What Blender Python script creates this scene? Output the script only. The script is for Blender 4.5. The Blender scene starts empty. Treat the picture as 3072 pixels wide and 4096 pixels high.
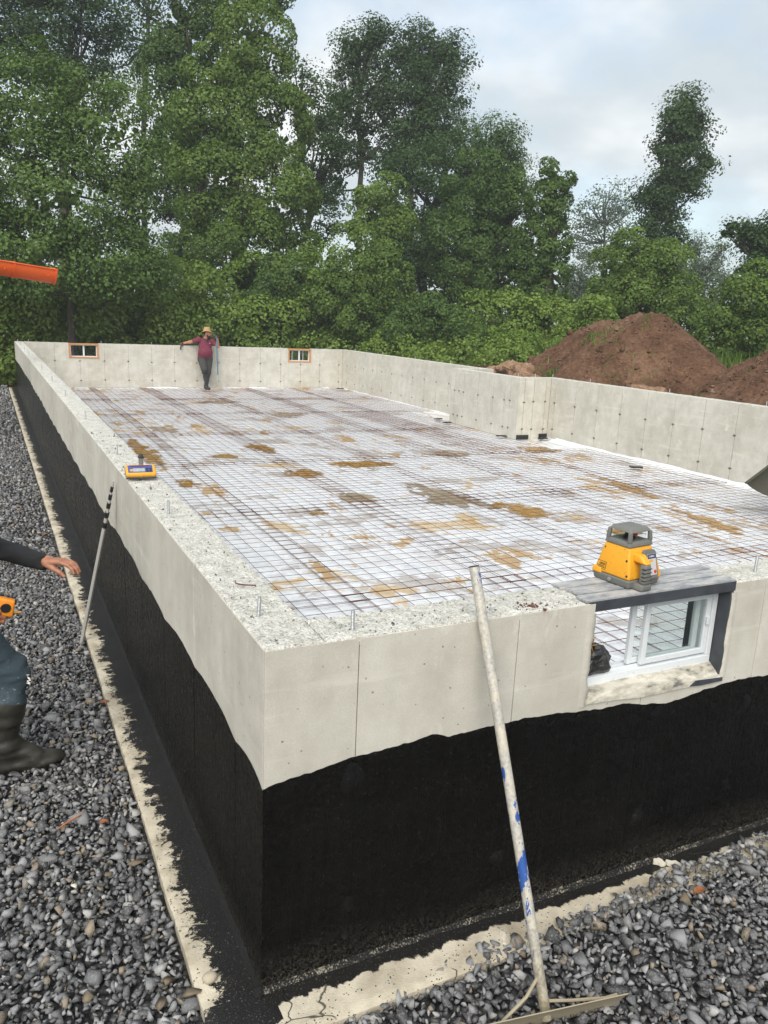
import bpy, bmesh, math, random
import numpy as np
from mathutils import Vector, Matrix

rng = np.random.default_rng(11)
random.seed(11)
S = bpy.context.scene
C = S.collection

# ------------------------------------------------------------------ camera
CAM = np.array([-0.6889, -2.1311, 2.1924])
FPX, PITCH, YAW, ROLL = 3198.23, -0.2369, 0.4636, 0.0445      # focal length for a 3072 x 4096 frame
def cam_axes():
    cy, sy, cp, sp = math.cos(YAW), math.sin(YAW), math.cos(PITCH), math.sin(PITCH)
    fwd = np.array([sy*cp, cy*cp, sp]); right = np.array([cy, -sy, 0.0]); up = np.cross(right, fwd)
    c, s = math.cos(ROLL), math.sin(ROLL)
    return c*right + s*up, -s*right + c*up, fwd
RIGHT, UP, FWD = cam_axes()
cd = bpy.data.cameras.new('camera'); cam = bpy.data.objects.new('camera', cd); C.objects.link(cam)
cd.sensor_fit = 'VERTICAL'; cd.sensor_height = 36.0; cd.lens = FPX/4096*36.0
cd.clip_start = 0.05; cd.clip_end = 3000
m3 = Matrix((RIGHT, UP, -FWD)).transposed()
cam.matrix_world = Matrix.Translation(Vector(CAM)) @ m3.to_4x4()
S.camera = cam

# ------------------------------------------------------------------ world: overcast sky
w = bpy.data.worlds.new('World'); S.world = w; w.use_nodes = True
nt = w.node_tree; nt.nodes.clear()
def wn(t, **k):
    n = nt.nodes.new(t)
    for a, b in k.items(): setattr(n, a, b)
    return n
out = wn('ShaderNodeOutputWorld'); bg = wn('ShaderNodeBackground'); bg.inputs[1].default_value = 0.05
sky = wn('ShaderNodeTexSky', sky_type='NISHITA', sun_disc=False)
SUN_EL, SUN_AZ = math.radians(47), math.radians(218)           # azimuth clockwise from +Y
sky.sun_elevation = SUN_EL; sky.sun_rotation = SUN_AZ; sky.air_density = 1.0; sky.dust_density = 1.5
tc = wn('ShaderNodeTexCoord'); sep = wn('ShaderNodeSeparateXYZ'); nt.links.new(tc.outputs['Generated'], sep.inputs[0])
def wmath(op, a, b=None, clamp=False):
    n = wn('ShaderNodeMath', operation=op); n.use_clamp = clamp
    for i, v in enumerate((a, b)):
        if v is None: continue
        if isinstance(v, (int, float)): n.inputs[i].default_value = v
        else: nt.links.new(v, n.inputs[i])
    return n.outputs[0]
zz = wmath('ADD', wmath('MAXIMUM', sep.outputs[2], 0.0), 0.32)
comb = wn('ShaderNodeCombineXYZ')
nt.links.new(wmath('DIVIDE', sep.outputs[0], zz), comb.inputs[0]); nt.links.new(wmath('DIVIDE', sep.outputs[1], zz), comb.inputs[1])
def wnoise(scale, detail, rough, loc):
    mp = wn('ShaderNodeMapping'); mp.inputs['Location'].default_value = loc
    nt.links.new(comb.outputs[0], mp.inputs[0])
    n = wn('ShaderNodeTexNoise'); n.inputs['Scale'].default_value = scale; n.inputs['Detail'].default_value = detail
    n.inputs['Roughness'].default_value = rough; nt.links.new(mp.outputs[0], n.inputs['Vector']); return n.outputs['Fac']
def wramp(fac, stops):
    r = wn('ShaderNodeValToRGB'); cr = r.color_ramp
    while len(cr.elements) < len(stops): cr.elements.new(0.5)
    for e, (p, c) in zip(cr.elements, stops): e.position = p; e.color = (*c, 1)
    nt.links.new(fac, r.inputs[0]); return r.outputs[0]
shade = wramp(wnoise(1.5, 5, 0.55, (3.1, 1.7, 0)), [(0.34, (4.7, 5.35, 5.85)), (0.50, (5.8, 6.35, 6.7)), (0.63, (8.3, 8.5, 8.5))])
cover = wramp(wnoise(1.15, 6, 0.6, (7.7, 4.2, 0)), [(0.40, (0.50, 0.50, 0.50)), (0.56, (0.98, 0.98, 0.98))])
skyg = wn('ShaderNodeMix', data_type='RGBA', blend_type='MULTIPLY'); skyg.inputs[0].default_value = 1.0
nt.links.new(sky.outputs[0], skyg.inputs[6]); skyg.inputs[7].default_value = (1.9, 1.85, 1.7, 1)
mx = wn('ShaderNodeMix', data_type='RGBA')
nt.links.new(cover, mx.inputs[0]); nt.links.new(skyg.outputs[2], mx.inputs[6]); nt.links.new(shade, mx.inputs[7])
nt.links.new(mx.outputs[2], bg.inputs[0]); nt.links.new(bg.outputs[0], out.inputs[0])

# ------------------------------------------------------------------ sun behind thin cloud
sd = bpy.data.lights.new('sun', 'SUN'); sun = bpy.data.objects.new('sun', sd); C.objects.link(sun)
sd.energy = 1.5; sd.angle = math.radians(55); sd.color = (1.0, 0.95, 0.87)
sdir = Vector((math.sin(SUN_AZ)*math.cos(SUN_EL), math.cos(SUN_AZ)*math.cos(SUN_EL), math.sin(SUN_EL)))
sun.rotation_euler = (-sdir).to_track_quat('-Z', 'Y').to_euler()

vs = S.view_settings
vs.view_transform = 'Standard'; vs.look = 'None'; vs.exposure = 1.35; vs.gamma = 1.0; vs.use_curve_mapping = False
HAZE = 0.0012
S.cycles.volume_bounces = 1; S.cycles.max_bounces = 8; S.cycles.transparent_max_bounces = 12; S.cycles.use_denoising = True

# ------------------------------------------------------------------ helpers
OV = 3072/1659.0
def ray(px, py):
    return RIGHT*((px-1536)/FPX) - UP*((py-2048)/FPX) + FWD
def at_depth(ox, oy, D):
    """point on the sight line through an overview pixel at horizontal distance D, and metres per overview pixel there"""
    d = ray(ox*OV, oy*OV); t = D/math.hypot(d[0], d[1])
    return CAM + d*t, t*OV/FPX
def at_plane(px, py, axis, v):
    d = ray(px, py); return CAM + d*((v-CAM[axis])/d[axis])

def _hash(ix, iy, iz):
    h = (ix.astype(np.int64)*374761393 + iy.astype(np.int64)*668265263 + iz.astype(np.int64)*2147483647) & 0x7fffffff
    h = ((h ^ (h >> 13))*1274126177) & 0x7fffffff
    return ((h ^ (h >> 16)) & 0xffff)/65535.0
def vnoise(P):
    P = np.asarray(P, float); i = np.floor(P).astype(np.int64); f = P-i; u = f*f*(3-2*f); r = 0
    for dx in (0, 1):
        for dy in (0, 1):
            for dz in (0, 1):
                wgt = (u[..., 0] if dx else 1-u[..., 0])*(u[..., 1] if dy else 1-u[..., 1])*(u[..., 2] if dz else 1-u[..., 2])
                r = r + wgt*_hash(i[..., 0]+dx, i[..., 1]+dy, i[..., 2]+dz)
    return r
def fbm(P, oct=4):
    P = np.asarray(P, float); a, s, r = 0.5, 1.0, 0
    for k in range(oct):
        r = r + a*(vnoise(P*s + 17.3*k)-0.5)*2; a *= 0.5; s *= 2.03
    return r

def link(o, parent=None):
    C.objects.link(o)
    if parent is not None:
        o.parent = parent; o.matrix_parent_inverse = Matrix.Translation(-parent.location) if parent.rotation_euler.z == 0 else parent_inv(parent)
    return o
def parent_inv(p):
    return (Matrix.Translation(p.location) @ p.rotation_euler.to_matrix().to_4x4()).inverted()
def mesh_data(name, V, F, mat=None, smooth=False):
    me = bpy.data.meshes.new(name)
    V = np.asarray(V, np.float32)
    if isinstance(F, np.ndarray):
        n, k = F.shape
        me.vertices.add(len(V)); me.vertices.foreach_set('co', V.ravel())
        me.loops.add(n*k); me.loops.foreach_set('vertex_index', F.astype(np.int32).ravel())
        me.polygons.add(n); me.polygons.foreach_set('loop_start', np.arange(0, n*k, k, dtype=np.int32))
        me.update(calc_edges=True); me.validate()
    else:
        me.from_pydata([tuple(map(float, v)) for v in V], [], [tuple(int(i) for i in f) for f in F]); me.update()
    if smooth: me.polygons.foreach_set('use_smooth', np.ones(len(me.polygons), bool))
    if mat is not None:
        for m in (mat if isinstance(mat, (list, tuple)) else [mat]): me.materials.append(m)
    return me
def mobj(name, V, F, mat=None, parent=None, smooth=False):
    return link(bpy.data.objects.new(name, mesh_data(name, V, F, mat, smooth)), parent)
def empty(name, loc, rz=0.0):
    o = bpy.data.objects.new(name, None); o.empty_display_size = 0.1; C.objects.link(o); o.location = loc; o.rotation_euler = (0, 0, rz); return o
def tag(o, label, cat, group=None):
    o['label'] = label; o['category'] = cat
    if group: o['group'] = group
    return o
def struct(o): o['kind'] = 'structure'; return o
def stuff(o): o['kind'] = 'stuff'; return o

class MB:
    """collects primitives into one mesh"""
    def __init__(s): s.V = []; s.F = []; s.M = []; s.n = 0
    def add(s, V, F, m=0):
        V = np.asarray(V, float).reshape(-1, 3)
        s.V.append(V); s.F += [tuple(int(i)+s.n for i in f) for f in F]; s.M += [m]*len(F); s.n += len(V); return s
    def box(s, a, b, m=0, bev=0.0):
        bm = bmesh.new(); bmesh.ops.create_cube(bm, size=1.0)
        a, b = np.minimum(a, b), np.maximum(a, b)
        for v in bm.verts: v.co = Vector([(a[i]+b[i])/2 + v.co[i]*(b[i]-a[i]) for i in range(3)])
        if bev > 0: bmesh.ops.bevel(bm, geom=bm.edges[:], offset=bev, segments=2, affect='EDGES', profile=0.5)
        return s.bm(bm, m)
    def bm(s, bm, m=0):
        bm.verts.index_update(); V = [v.co[:] for v in bm.verts]; F = [[v.index for v in f.verts] for f in bm.faces]; bm.free(); return s.add(V, F, m)
    def hexa(s, bot, top, m=0, bev=0.0):
        """eight-corner solid from two quads (counter-clockwise seen from above)"""
        bm = bmesh.new(); vs_ = [bm.verts.new(p) for p in list(bot)+list(top)]
        for f in ((3, 2, 1, 0), (4, 5, 6, 7), (0, 1, 5, 4), (1, 2, 6, 5), (2, 3, 7, 6), (3, 0, 4, 7)): bm.faces.new([vs_[i] for i in f])
        if bev > 0: bmesh.ops.bevel(bm, geom=bm.edges[:], offset=bev, segments=3, affect='EDGES', profile=0.5)
        return s.bm(bm, m)
    def tube(s, pts, rad, n=8, m=0, caps=True, sq=(1, 1)):
        P = np.asarray(pts, float); k = len(P); rad = np.broadcast_to(np.asarray(rad, float), (k,))
        T = np.gradient(P, axis=0); T /= np.linalg.norm(T, axis=1)[:, None]+1e-12
        ref = np.array([0, 0, 1.0]) if abs(T[0][2]) < 0.9 else np.array([1.0, 0, 0]); V = []
        for i in range(k):
            a = np.cross(T[i], ref); a /= np.linalg.norm(a)+1e-12; b = np.cross(T[i], a)
            th = np.arange(n)*2*math.pi/n
            V.append(P[i] + rad[i]*(np.cos(th)[:, None]*a*sq[0] + np.sin(th)[:, None]*b*sq[1]))
        F = [(i*n+j, i*n+(j+1) % n, (i+1)*n+(j+1) % n, (i+1)*n+j) for i in range(k-1) for j in range(n)]
        if caps: F += [tuple(range(n))[::-1], tuple((k-1)*n+j for j in range(n))]
        return s.add(np.concatenate(V), F, m)
    def lathe(s, prof, n=16, center=(0, 0, 0), m=0):
        V = [(center[0]+r*math.cos(2*math.pi*j/n), center[1]+r*math.sin(2*math.pi*j/n), center[2]+z) for r, z in prof for j in range(n)]
        k = len(prof); F = [(i*n+j, i*n+(j+1) % n, (i+1)*n+(j+1) % n, (i+1)*n+j) for i in range(k-1) for j in range(n)]
        F += [tuple(range(n))[::-1], tuple((k-1)*n+j for j in range(n))]
        return s.add(V, F, m)
    def prism(s, poly, d0, d1, axis=1, m=0):
        """polygon in the two other axes, extruded along axis"""
        k = len(poly); V = []
        for d in (d0, d1):
            for p in poly:
                q = list(p); q.insert(axis, d); V.append(q)
        F = [tuple(range(k))[::-1], tuple(k+i for i in range(k))] + [(i, (i+1) % k, k+(i+1) % k, k+i) for i in range(k)]
        return s.add(V, F, m)
    def xf(s, mat):
        s.V = [np.array([(mat @ Vector(v))[:] for v in V]) for V in s.V]; return s
    def data(s, name, mats, smooth=False, fixn=True):
        me = mesh_data(name, np.concatenate(s.V), s.F, mats, smooth)
        if isinstance(mats, (list, tuple)) and len(mats) > 1: me.polygons.foreach_set('material_index', np.array(s.M, np.int32))
        if fixn:
            bm = bmesh.new(); bm.from_mesh(me); bmesh.ops.recalc_face_normals(bm, faces=bm.faces[:]); bm.to_mesh(me); bm.free()
        if smooth: me.set_sharp_from_angle(angle=math.radians(38))
        return me
    def obj(s, name, mats, parent=None, smooth=False, fixn=True):
        return link(bpy.data.objects.new(name, s.data(name, mats, smooth, fixn)), parent)

def ico(sub=1):
    bm = bmesh.new(); bmesh.ops.create_icosphere(bm, subdivisions=sub, radius=1.0)
    V = np.array([v.co[:] for v in bm.verts]); F = np.array([[v.index for v in f.verts] for f in bm.faces]); bm.free(); return V, F

# ------------------------------------------------------------------ materials
class NT:
    def __init__(s, name):
        s.mat = bpy.data.materials.new(name); s.mat.use_nodes = True; s.t = s.mat.node_tree
        s.b = s.t.nodes['Principled BSDF']; s.out = s.t.nodes['Material Output']
    def new(s, t, **k):
        n = s.t.nodes.new(t)
        for a, v in k.items(): setattr(n, a, v)
        return n
    def put(s, sock, v):
        if isinstance(v, bpy.types.NodeSocket): s.t.links.new(v, sock)
        elif isinstance(v, (tuple, list)) and len(v) == 3 and sock.type == 'RGBA': sock.default_value = (*v, 1)
        else: sock.default_value = v
    def pos(s, scale=(1, 1, 1), loc=(0, 0, 0), obj=False):
        if obj: src = s.new('ShaderNodeTexCoord').outputs['Object']
        else: src = s.new('ShaderNodeNewGeometry').outputs['Position']
        mp = s.new('ShaderNodeMapping'); mp.inputs['Scale'].default_value = scale; mp.inputs['Location'].default_value = loc
        s.t.links.new(src, mp.inputs[0]); return mp.outputs[0]
    def noise(s, vec, scale, detail=4, rough=0.55, dist=0.0):
        n = s.new('ShaderNodeTexNoise'); s.put(n.inputs['Vector'], vec); n.inputs['Scale'].default_value = scale
        n.inputs['Detail'].default_value = detail; n.inputs['Roughness'].default_value = rough; n.inputs['Distortion'].default_value = dist
        return n.outputs['Fac']
    def voro(s, vec, scale, feature='F1', out='Distance'):
        n = s.new('ShaderNodeTexVoronoi', feature=feature); s.put(n.inputs['Vector'], vec); n.inputs['Scale'].default_value = scale
        return n.outputs[out]
    def ramp(s, fac, stops, interp='LINEAR'):
        r = s.new('ShaderNodeValToRGB'); cr = r.color_ramp; cr.interpolation = interp
        while len(cr.elements) < len(stops): cr.elements.new(0.5)
        for e, (p, c) in zip(cr.elements, stops):
            e.position = p; e.color = (c, c, c, 1) if isinstance(c, (int, float)) else (*c, 1)
        s.put(r.inputs[0], fac); return r.outputs[0]
    def mix(s, fac, a, b, mode='MIX'):
        n = s.new('ShaderNodeMix', data_type='RGBA', blend_type=mode)
        s.put(n.inputs[0], fac); s.put(n.inputs[6], a); s.put(n.inputs[7], b); return n.outputs[2]
    def math(s, op, a, b=0.0, clamp=False):
        n = s.new('ShaderNodeMath', operation=op); n.use_clamp = clamp
        s.put(n.inputs[0], a); s.put(n.inputs[1], b); return n.outputs[0]
    def xyz(s, vec):
        n = s.new('ShaderNodeSeparateXYZ'); s.put(n.inputs[0], vec); return n.outputs
    def bump(s, h, strength=0.4, dist=0.01, normal=None):
        n = s.new('ShaderNodeBump'); s.put(n.inputs['Height'], h); n.inputs['Strength'].default_value = strength; n.inputs['Distance'].default_value = dist
        if normal is not None: s.put(n.inputs['Normal'], normal)
        return n.outputs[0]
    def island(s):
        g = s.new('ShaderNodeNewGeometry').outputs['Random Per Island']; o = s.new('ShaderNodeObjectInfo').outputs['Random']
        return s.math('FRACT', s.math('ADD', g, o))
    def fin(s, col=None, rough=None, normal=None, metal=None, spec=None):
        if col is not None: s.put(s.b.inputs['Base Color'], col)
        if rough is not None: s.put(s.b.inputs['Roughness'], rough)
        if normal is not None: s.put(s.b.inputs['Normal'], normal)
        if metal is not None: s.put(s.b.inputs['Metallic'], metal)
        if spec is not None: s.put(s.b.inputs['Specular IOR Level'], spec)
        return s.mat

def plain(name, col, rough=0.5, metal=0.0, var=0.12, scale=40, bump=0.0, spec=0.5, obj=True):
    n = NT(name); v = n.pos(obj=obj); f = n.noise(v, scale, 5)
    c = n.mix(n.ramp(f, [(0.3, 0.0), (0.7, 1.0)]), tuple(x*(1-var) for x in col), tuple(min(1, x*(1+var)) for x in col))
    return n.fin(c, rough, n.bump(f, bump, 0.002) if bump else None, metal, spec)

def m_concrete(name, lo, hi, holes=True):
    n = NT(name); v = n.pos()
    big = n.noise(v, 0.9, 6, 0.6); mid = n.noise(v, 6, 6, 0.62); fine = n.noise(v, 170, 3, 0.6)
    streak = n.noise(n.pos((3.0, 3.0, 0.35)), 3.0, 5, 0.6)
    tone = n.math('ADD', n.math('MULTIPLY', big, 0.45), n.math('ADD', n.math('MULTIPLY', mid, 0.42), n.math('MULTIPLY', streak, 0.13)))
    col = n.ramp(tone, [(0.40, lo), (0.49, tuple((a+b)/2 for a, b in zip(lo, hi))), (0.59, hi)])
    col = n.mix(n.ramp(fine, [(0.35, 0.35), (0.65, 0.0)]), col, tuple(x*0.82 for x in lo))
    h = n.math('MULTIPLY', fine, 0.35)
    if holes:
        cell = n.voro(v, 26); pick = n.noise(v, 17, 1, 0.5)
        hole = n.math('MULTIPLY', n.ramp(cell, [(0.07, 1.0), (0.12, 0.0)]), n.ramp(pick, [(0.49, 0.0), (0.53, 1.0)]))
        col = n.mix(n.math('MULTIPLY', hole, 0.75), col, (0.11, 0.10, 0.085)); h = n.math('SUBTRACT', h, n.math('MULTIPLY', hole, 0.8))
        blot = n.ramp(n.noise(n.pos((1, 1, 0.8), (4, 2, 1)), 2.6, 7, 0.66, 0.3), [(0.44, 0.0), (0.60, 0.20)]); col = n.mix(blot, col, tuple(x*0.80 for x in lo))
        trow = n.ramp(n.noise(n.pos((0.6, 0.6, 7), (1, 7, 3)), 2.2, 5, 0.6), [(0.58, 0.0), (0.68, 0.30)]); col = n.mix(trow, col, tuple(min(1, x*1.1) for x in hi))
        lime = n.ramp(n.noise(n.pos((1, 1, 0.5)), 9, 7, 0.7), [(0.58, 0.0), (0.70, 0.45)])
        col = n.mix(lime, col, tuple(min(1, x*1.18) for x in hi))
    return n.fin(col, 0.85, n.bump(h, 0.35, 0.004), 0.0, 0.3)
CONC = m_concrete('cast_concrete', (0.475, 0.450, 0.382), (0.645, 0.622, 0.552))
def m_top():
    n = NT('rough_screeded_concrete'); v = n.pos()
    f1 = n.noise(v, 90, 5, 0.65); f2 = n.noise(v, 14, 4, 0.6); ag = n.voro(v, 120, out='Color'); agd = n.voro(v, 120)
    col = n.ramp(n.math('ADD', n.math('MULTIPLY', f1, 0.65), n.math('MULTIPLY', f2, 0.35)), [(0.36, (0.36, 0.345, 0.30)), (0.46, (0.54, 0.525, 0.465)), (0.60, (0.76, 0.745, 0.685))])
    dark = n.math('MULTIPLY', n.ramp(n.xyz(ag)[0], [(0.80, 0.0), (0.83, 1.0)]), n.ramp(agd, [(0.30, 1.0), (0.42, 0.0)]))
    col = n.mix(n.math('MULTIPLY', dark, 0.55), col, (0.13, 0.125, 0.11))
    return n.fin(col, 0.9, n.bump(n.math('ADD', f1, n.math('MULTIPLY', agd, 0.5)), 0.9, 0.012), 0.0, 0.25)
CTOP = m_top()
def m_tar(name, col, rough, strength):
    n = NT(name); v = n.pos(); a = n.noise(v, 150, 4, 0.6); b = n.noise(v, 30, 4, 0.6); c = n.noise(v, 2.2, 5, 0.6)
    streak = n.noise(n.pos((11, 11, 0.7)), 4, 5, 0.6); roll = n.noise(n.pos((1.2, 1.2, 5)), 3, 4, 0.6)
    mixv = n.math('ADD', n.math('MULTIPLY', c, .4), n.math('ADD', n.math('MULTIPLY', streak, .35), n.math('MULTIPLY', roll, .25)))
    cc = n.mix(n.ramp(mixv, [(0.40, 0.0), (0.60, 1.0)]), col, tuple(x*3.2 for x in col))
    spk = n.math('MULTIPLY', n.ramp(n.voro(v, 110), [(0.07, 1.0), (0.14, 0.0)]), n.ramp(n.noise(v, 61, 1), [(0.58, 0.0), (0.61, 1.0)]))
    cc = n.mix(n.math('MULTIPLY', spk, 0.8), cc, (0.34, 0.31, 0.24))
    z = n.xyz(v)[2]; dust = n.math('MULTIPLY', n.ramp(n.math('ADD', z, n.math('MULTIPLY', n.math('SUBTRACT', c, 0.5), 0.25)), [(0.0, 1.0), (0.16, 0.0)]), n.ramp(a, [(0.45, 0.0), (0.7, 0.35)]))
    cc = n.mix(dust, cc, (0.22, 0.20, 0.16))
    return n.fin(cc, n.ramp(n.math('ADD', n.math('MULTIPLY', b, .5), n.math('MULTIPLY', mixv, .5)), [(0.38, rough-0.06), (0.62, rough+0.14)]), n.bump(n.math('ADD', a, n.math('ADD', n.math('MULTIPLY', b, 1.6), n.math('MULTIPLY', streak, 1.2))), strength, 0.010), 0.0, 0.14)
TAR = m_tar('bitumen_coating', (0.0016, 0.0015, 0.0014), 0.24, 0.75)
def m_footing():
    n = NT('footing_concrete'); v = n.pos(); x, y, z = n.xyz(v)
    d = n.math('MAXIMUM', n.math('MULTIPLY', x, -1.0), n.math('MULTIPLY', y, -1.0))
    isleft = n.math('GREATER_THAN', n.math('MULTIPLY', x, -1.0), 0.0)
    sl = n.noise(n.pos((16, 19, 12)), 1.0, 9, 0.82, 0.3); sf = n.noise(n.pos((11, 6, 10)), 1.0, 5, 0.6, 0.5)
    lw = n.noise(n.pos((0, 2.6, 0)), 1.0, 3, 0.6)
    reach_l = n.math('ADD', 0.142, n.math('ADD', n.math('MULTIPLY', n.math('SUBTRACT', sl, 0.5), 0.40), n.math('MULTIPLY', n.math('SUBTRACT', lw, 0.5), 0.18)))
    reach_f = n.math('ADD', 0.075, n.math('MULTIPLY', n.math('SUBTRACT', sf, 0.5), 0.12))
    reach = n.math('ADD', n.math('MULTIPLY', isleft, reach_l), n.math('MULTIPLY', n.math('SUBTRACT', 1.0, isleft), reach_f))
    corner = n.math('LESS_THAN', n.math('MAXIMUM', x, y), 0.03)
    reach = n.math('ADD', reach, n.math('MULTIPLY', n.math('MULTIPLY', corner, n.math('LESS_THAN', y, 0.0)), 0.06))
    mask = n.ramp(n.math('SUBTRACT', reach, d), [(0.0, 0.0), (0.008, 1.0)])
    drop = n.math('MULTIPLY', n.ramp(n.voro(v, 85), [(0.20, 1.0), (0.26, 0.0)]), n.ramp(n.noise(v, 14, 3, 0.7), [(0.52, 0.0), (0.56, 1.0)]))
    mask = n.math('MAXIMUM', mask, drop)
    crack = n.math('MULTIPLY', n.ramp(n.voro(n.mix(0.06, v, n.new('ShaderNodeTexNoise').outputs['Color']), 2.6, 'DISTANCE_TO_EDGE'), [(0.003, 1.0), (0.008, 0.0)]), n.math('MULTIPLY', n.ramp(n.noise(v, 3.7, 2), [(0.47, 0.0), (0.52, 1.0)]), n.math('SUBTRACT', 1.0, isleft)))
    t = n.noise(v, 5, 6, 0.65); f = n.noise(v, 160, 3)
    base = n.ramp(t, [(0.35, (0.34, 0.295, 0.215)), (0.6, (0.57, 0.515, 0.405))])
    speck = n.ramp(f, [(0.64, 0.0), (0.68, 1.0)])
    tarc = n.mix(n.math('MULTIPLY', speck, 0.35), (0.010, 0.0095, 0.009), (0.40, 0.36, 0.27))
    col = n.mix(mask, n.mix(n.math('MULTIPLY', crack, 0.9), base, (0.02, 0.018, 0.015)), tarc)
    rough = n.ramp(mask, [(0.0, 0.9), (1.0, 0.5)])
    return n.fin(col, rough, n.bump(n.math('ADD', n.math('MULTIPLY', f, 0.7), n.math('ADD', n.math('MULTIPLY', mask, 0.6), n.math('MULTIPLY', crack, -1.0))), 0.6, 0.006), 0.0, 0.4)
FOOT = m_footing()
def m_stone():
    n = NT('crushed_stone'); r = n.island(); v = n.pos(obj=False); f = n.noise(v, 120, 4, 0.65)
    base = n.ramp(r, [(0.0, (0.042, 0.042, 0.042)), (0.35, (0.092, 0.092, 0.095)), (0.68, (0.178, 0.180, 0.184)), (0.88, (0.30, 0.30, 0.30)), (0.935, (0.40, 0.39, 0.37)), (0.95, (0.150, 0.122, 0.085)), (1.0, (0.27, 0.215, 0.15))])
    col = n.mix(n.ramp(f, [(0.48, 0.0), (0.68, 0.5)]), base, (0.30, 0.30, 0.30))
    return n.fin(col, n.ramp(f, [(0.3, 0.55), (0.7, 0.8)]), n.bump(f, 0.5, 0.004), 0.0, 0.5)
STONE = m_stone()
def m_gravelbase():
    n = NT('gravel_bed'); v = n.pos(); c = n.voro(v, 34, out='Color'); d = n.voro(v, 34)
    g = n.xyz(c)[0]; col = n.mix(n.ramp(d, [(0.2, 0.0), (0.7, 1.0)]), n.ramp(g, [(0.0, (0.03, 0.031, 0.034)), (0.7, (0.09, 0.092, 0.10)), (1.0, (0.2, 0.19, 0.18))]), (0.012, 0.012, 0.012))
    return n.fin(col, 0.75, n.bump(n.math('MULTIPLY', d, -1.0), 1.0, 0.03), 0.0, 0.3)
GBASE = m_gravelbase()
def m_dirt():
    n = NT('red_brown_soil'); v = n.pos(); a = n.noise(v, 1.1, 6, 0.6); b = n.noise(v, 14, 6, 0.7); c = n.noise(v, 60, 3)
    col = n.ramp(n.math('ADD', n.math('MULTIPLY', a, .5), n.math('MULTIPLY', b, .5)), [(0.36, (0.062, 0.032, 0.018)), (0.5, (0.150, 0.080, 0.047)), (0.64, (0.26, 0.155, 0.098))])
    peb = n.math('MULTIPLY', n.ramp(n.voro(v, 9), [(0.10, 1.0), (0.15, 0.0)]), n.ramp(n.noise(v, 5.3, 1), [(0.52, 0.0), (0.56, 1.0)]))
    col = n.mix(n.math('MULTIPLY', peb, 0.8), col, (0.33, 0.24, 0.17))
    return n.fin(col, 0.95, n.bump(n.math('ADD', b, n.math('ADD', n.math('MULTIPLY', c, .5), n.math('MULTIPLY', peb, 0.6))), 0.9, 0.08), 0.0, 0.15)
DIRT = m_dirt()
def m_ground():
    n = NT('ground_soil_and_weeds'); v = n.pos(); a = n.noise(v, 0.35, 6, 0.6); b = n.noise(v, 6, 6, 0.7); y = n.xyz(v)[1]
    soil = n.ramp(b, [(0.35, (0.085, 0.045, 0.026)), (0.65, (0.19, 0.11, 0.065))]); grass = n.ramp(b, [(0.35, (0.022, 0.040, 0.010)), (0.65, (0.06, 0.10, 0.022))])
    far = n.ramp(n.math('ADD', n.math('MULTIPLY', n.math('SUBTRACT', y, 24.0), 0.08), n.math('SUBTRACT', a, 0.5)), [(0.0, 0.0), (0.5, 1.0)])
    return n.fin(n.mix(far, soil, grass), 0.95, n.bump(b, 0.8, 0.1), 0.0, 0.15)
GROUND = m_ground()
def m_sheet():
    n = NT('white_poly_sheet'); v = n.pos()
    a = n.noise(v, 1.3, 6, 0.62, 0.4); b = n.noise(n.pos((1, 1, 1), (5, 3, 0)), 0.8, 6, 0.65, 0.5); wr = n.noise(n.pos((1, 1, 1)), 7, 4, 0.55, 1.2); f = n.noise(v, 40, 4, 0.7); q = n.noise(v, 3.4, 5, 0.7, 0.3)
    col = n.ramp(wr, [(0.35, (0.60, 0.625, 0.66)), (0.62, (0.745, 0.765, 0.79))])
    mud = n.math('MULTIPLY', n.ramp(a, [(0.565, 0.0), (0.590, 0.75)]), n.ramp(f, [(0.3, 0.75), (0.6, 1.0)]))
    col = n.mix(mud, col, n.ramp(q, [(0.35, (0.30, 0.265, 0.235)), (0.65, (0.46, 0.41, 0.36))]))
    rust = n.ramp(b, [(0.60, 0.0), (0.625, 0.8)])
    col = n.mix(rust, col, n.ramp(q, [(0.35, (0.50, 0.32, 0.11)), (0.6, (0.60, 0.47, 0.28))]))
    pink = n.ramp(n.noise(n.pos((1, 1, 1), (2, 9, 0)), 1.1, 4, 0.6), [(0.58, 0.0), (0.70, 0.20)])
    col = n.mix(pink, col, (0.55, 0.42, 0.36))
    x, y, z = n.xyz(v); zone = n.ramp(n.noise(n.pos((0.35, 0.16, 1), (3, 1, 0)), 1.0, 2, 0.5), [(0.42, 0.0), (0.55, 0.09)])
    ochre = n.ramp(n.math('ADD', n.noise(n.pos((2.6, 1.1, 1), (7, 2, 0)), 1.0, 7, 0.72, 0.2), zone), [(0.645, 0.0), (0.675, 0.85)])
    col = n.mix(ochre, col, n.ramp(f, [(0.35, (0.36, 0.205, 0.05)), (0.65, (0.50, 0.32, 0.11))]))
    return n.fin(col, n.ramp(f, [(0.3, 0.28), (0.7, 0.5)]), n.bump(n.math('ADD', wr, n.math('MULTIPLY', q, 0.5)), 0.5, 0.03), 0.0, 0.5)
SHEET = m_sheet()
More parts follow.
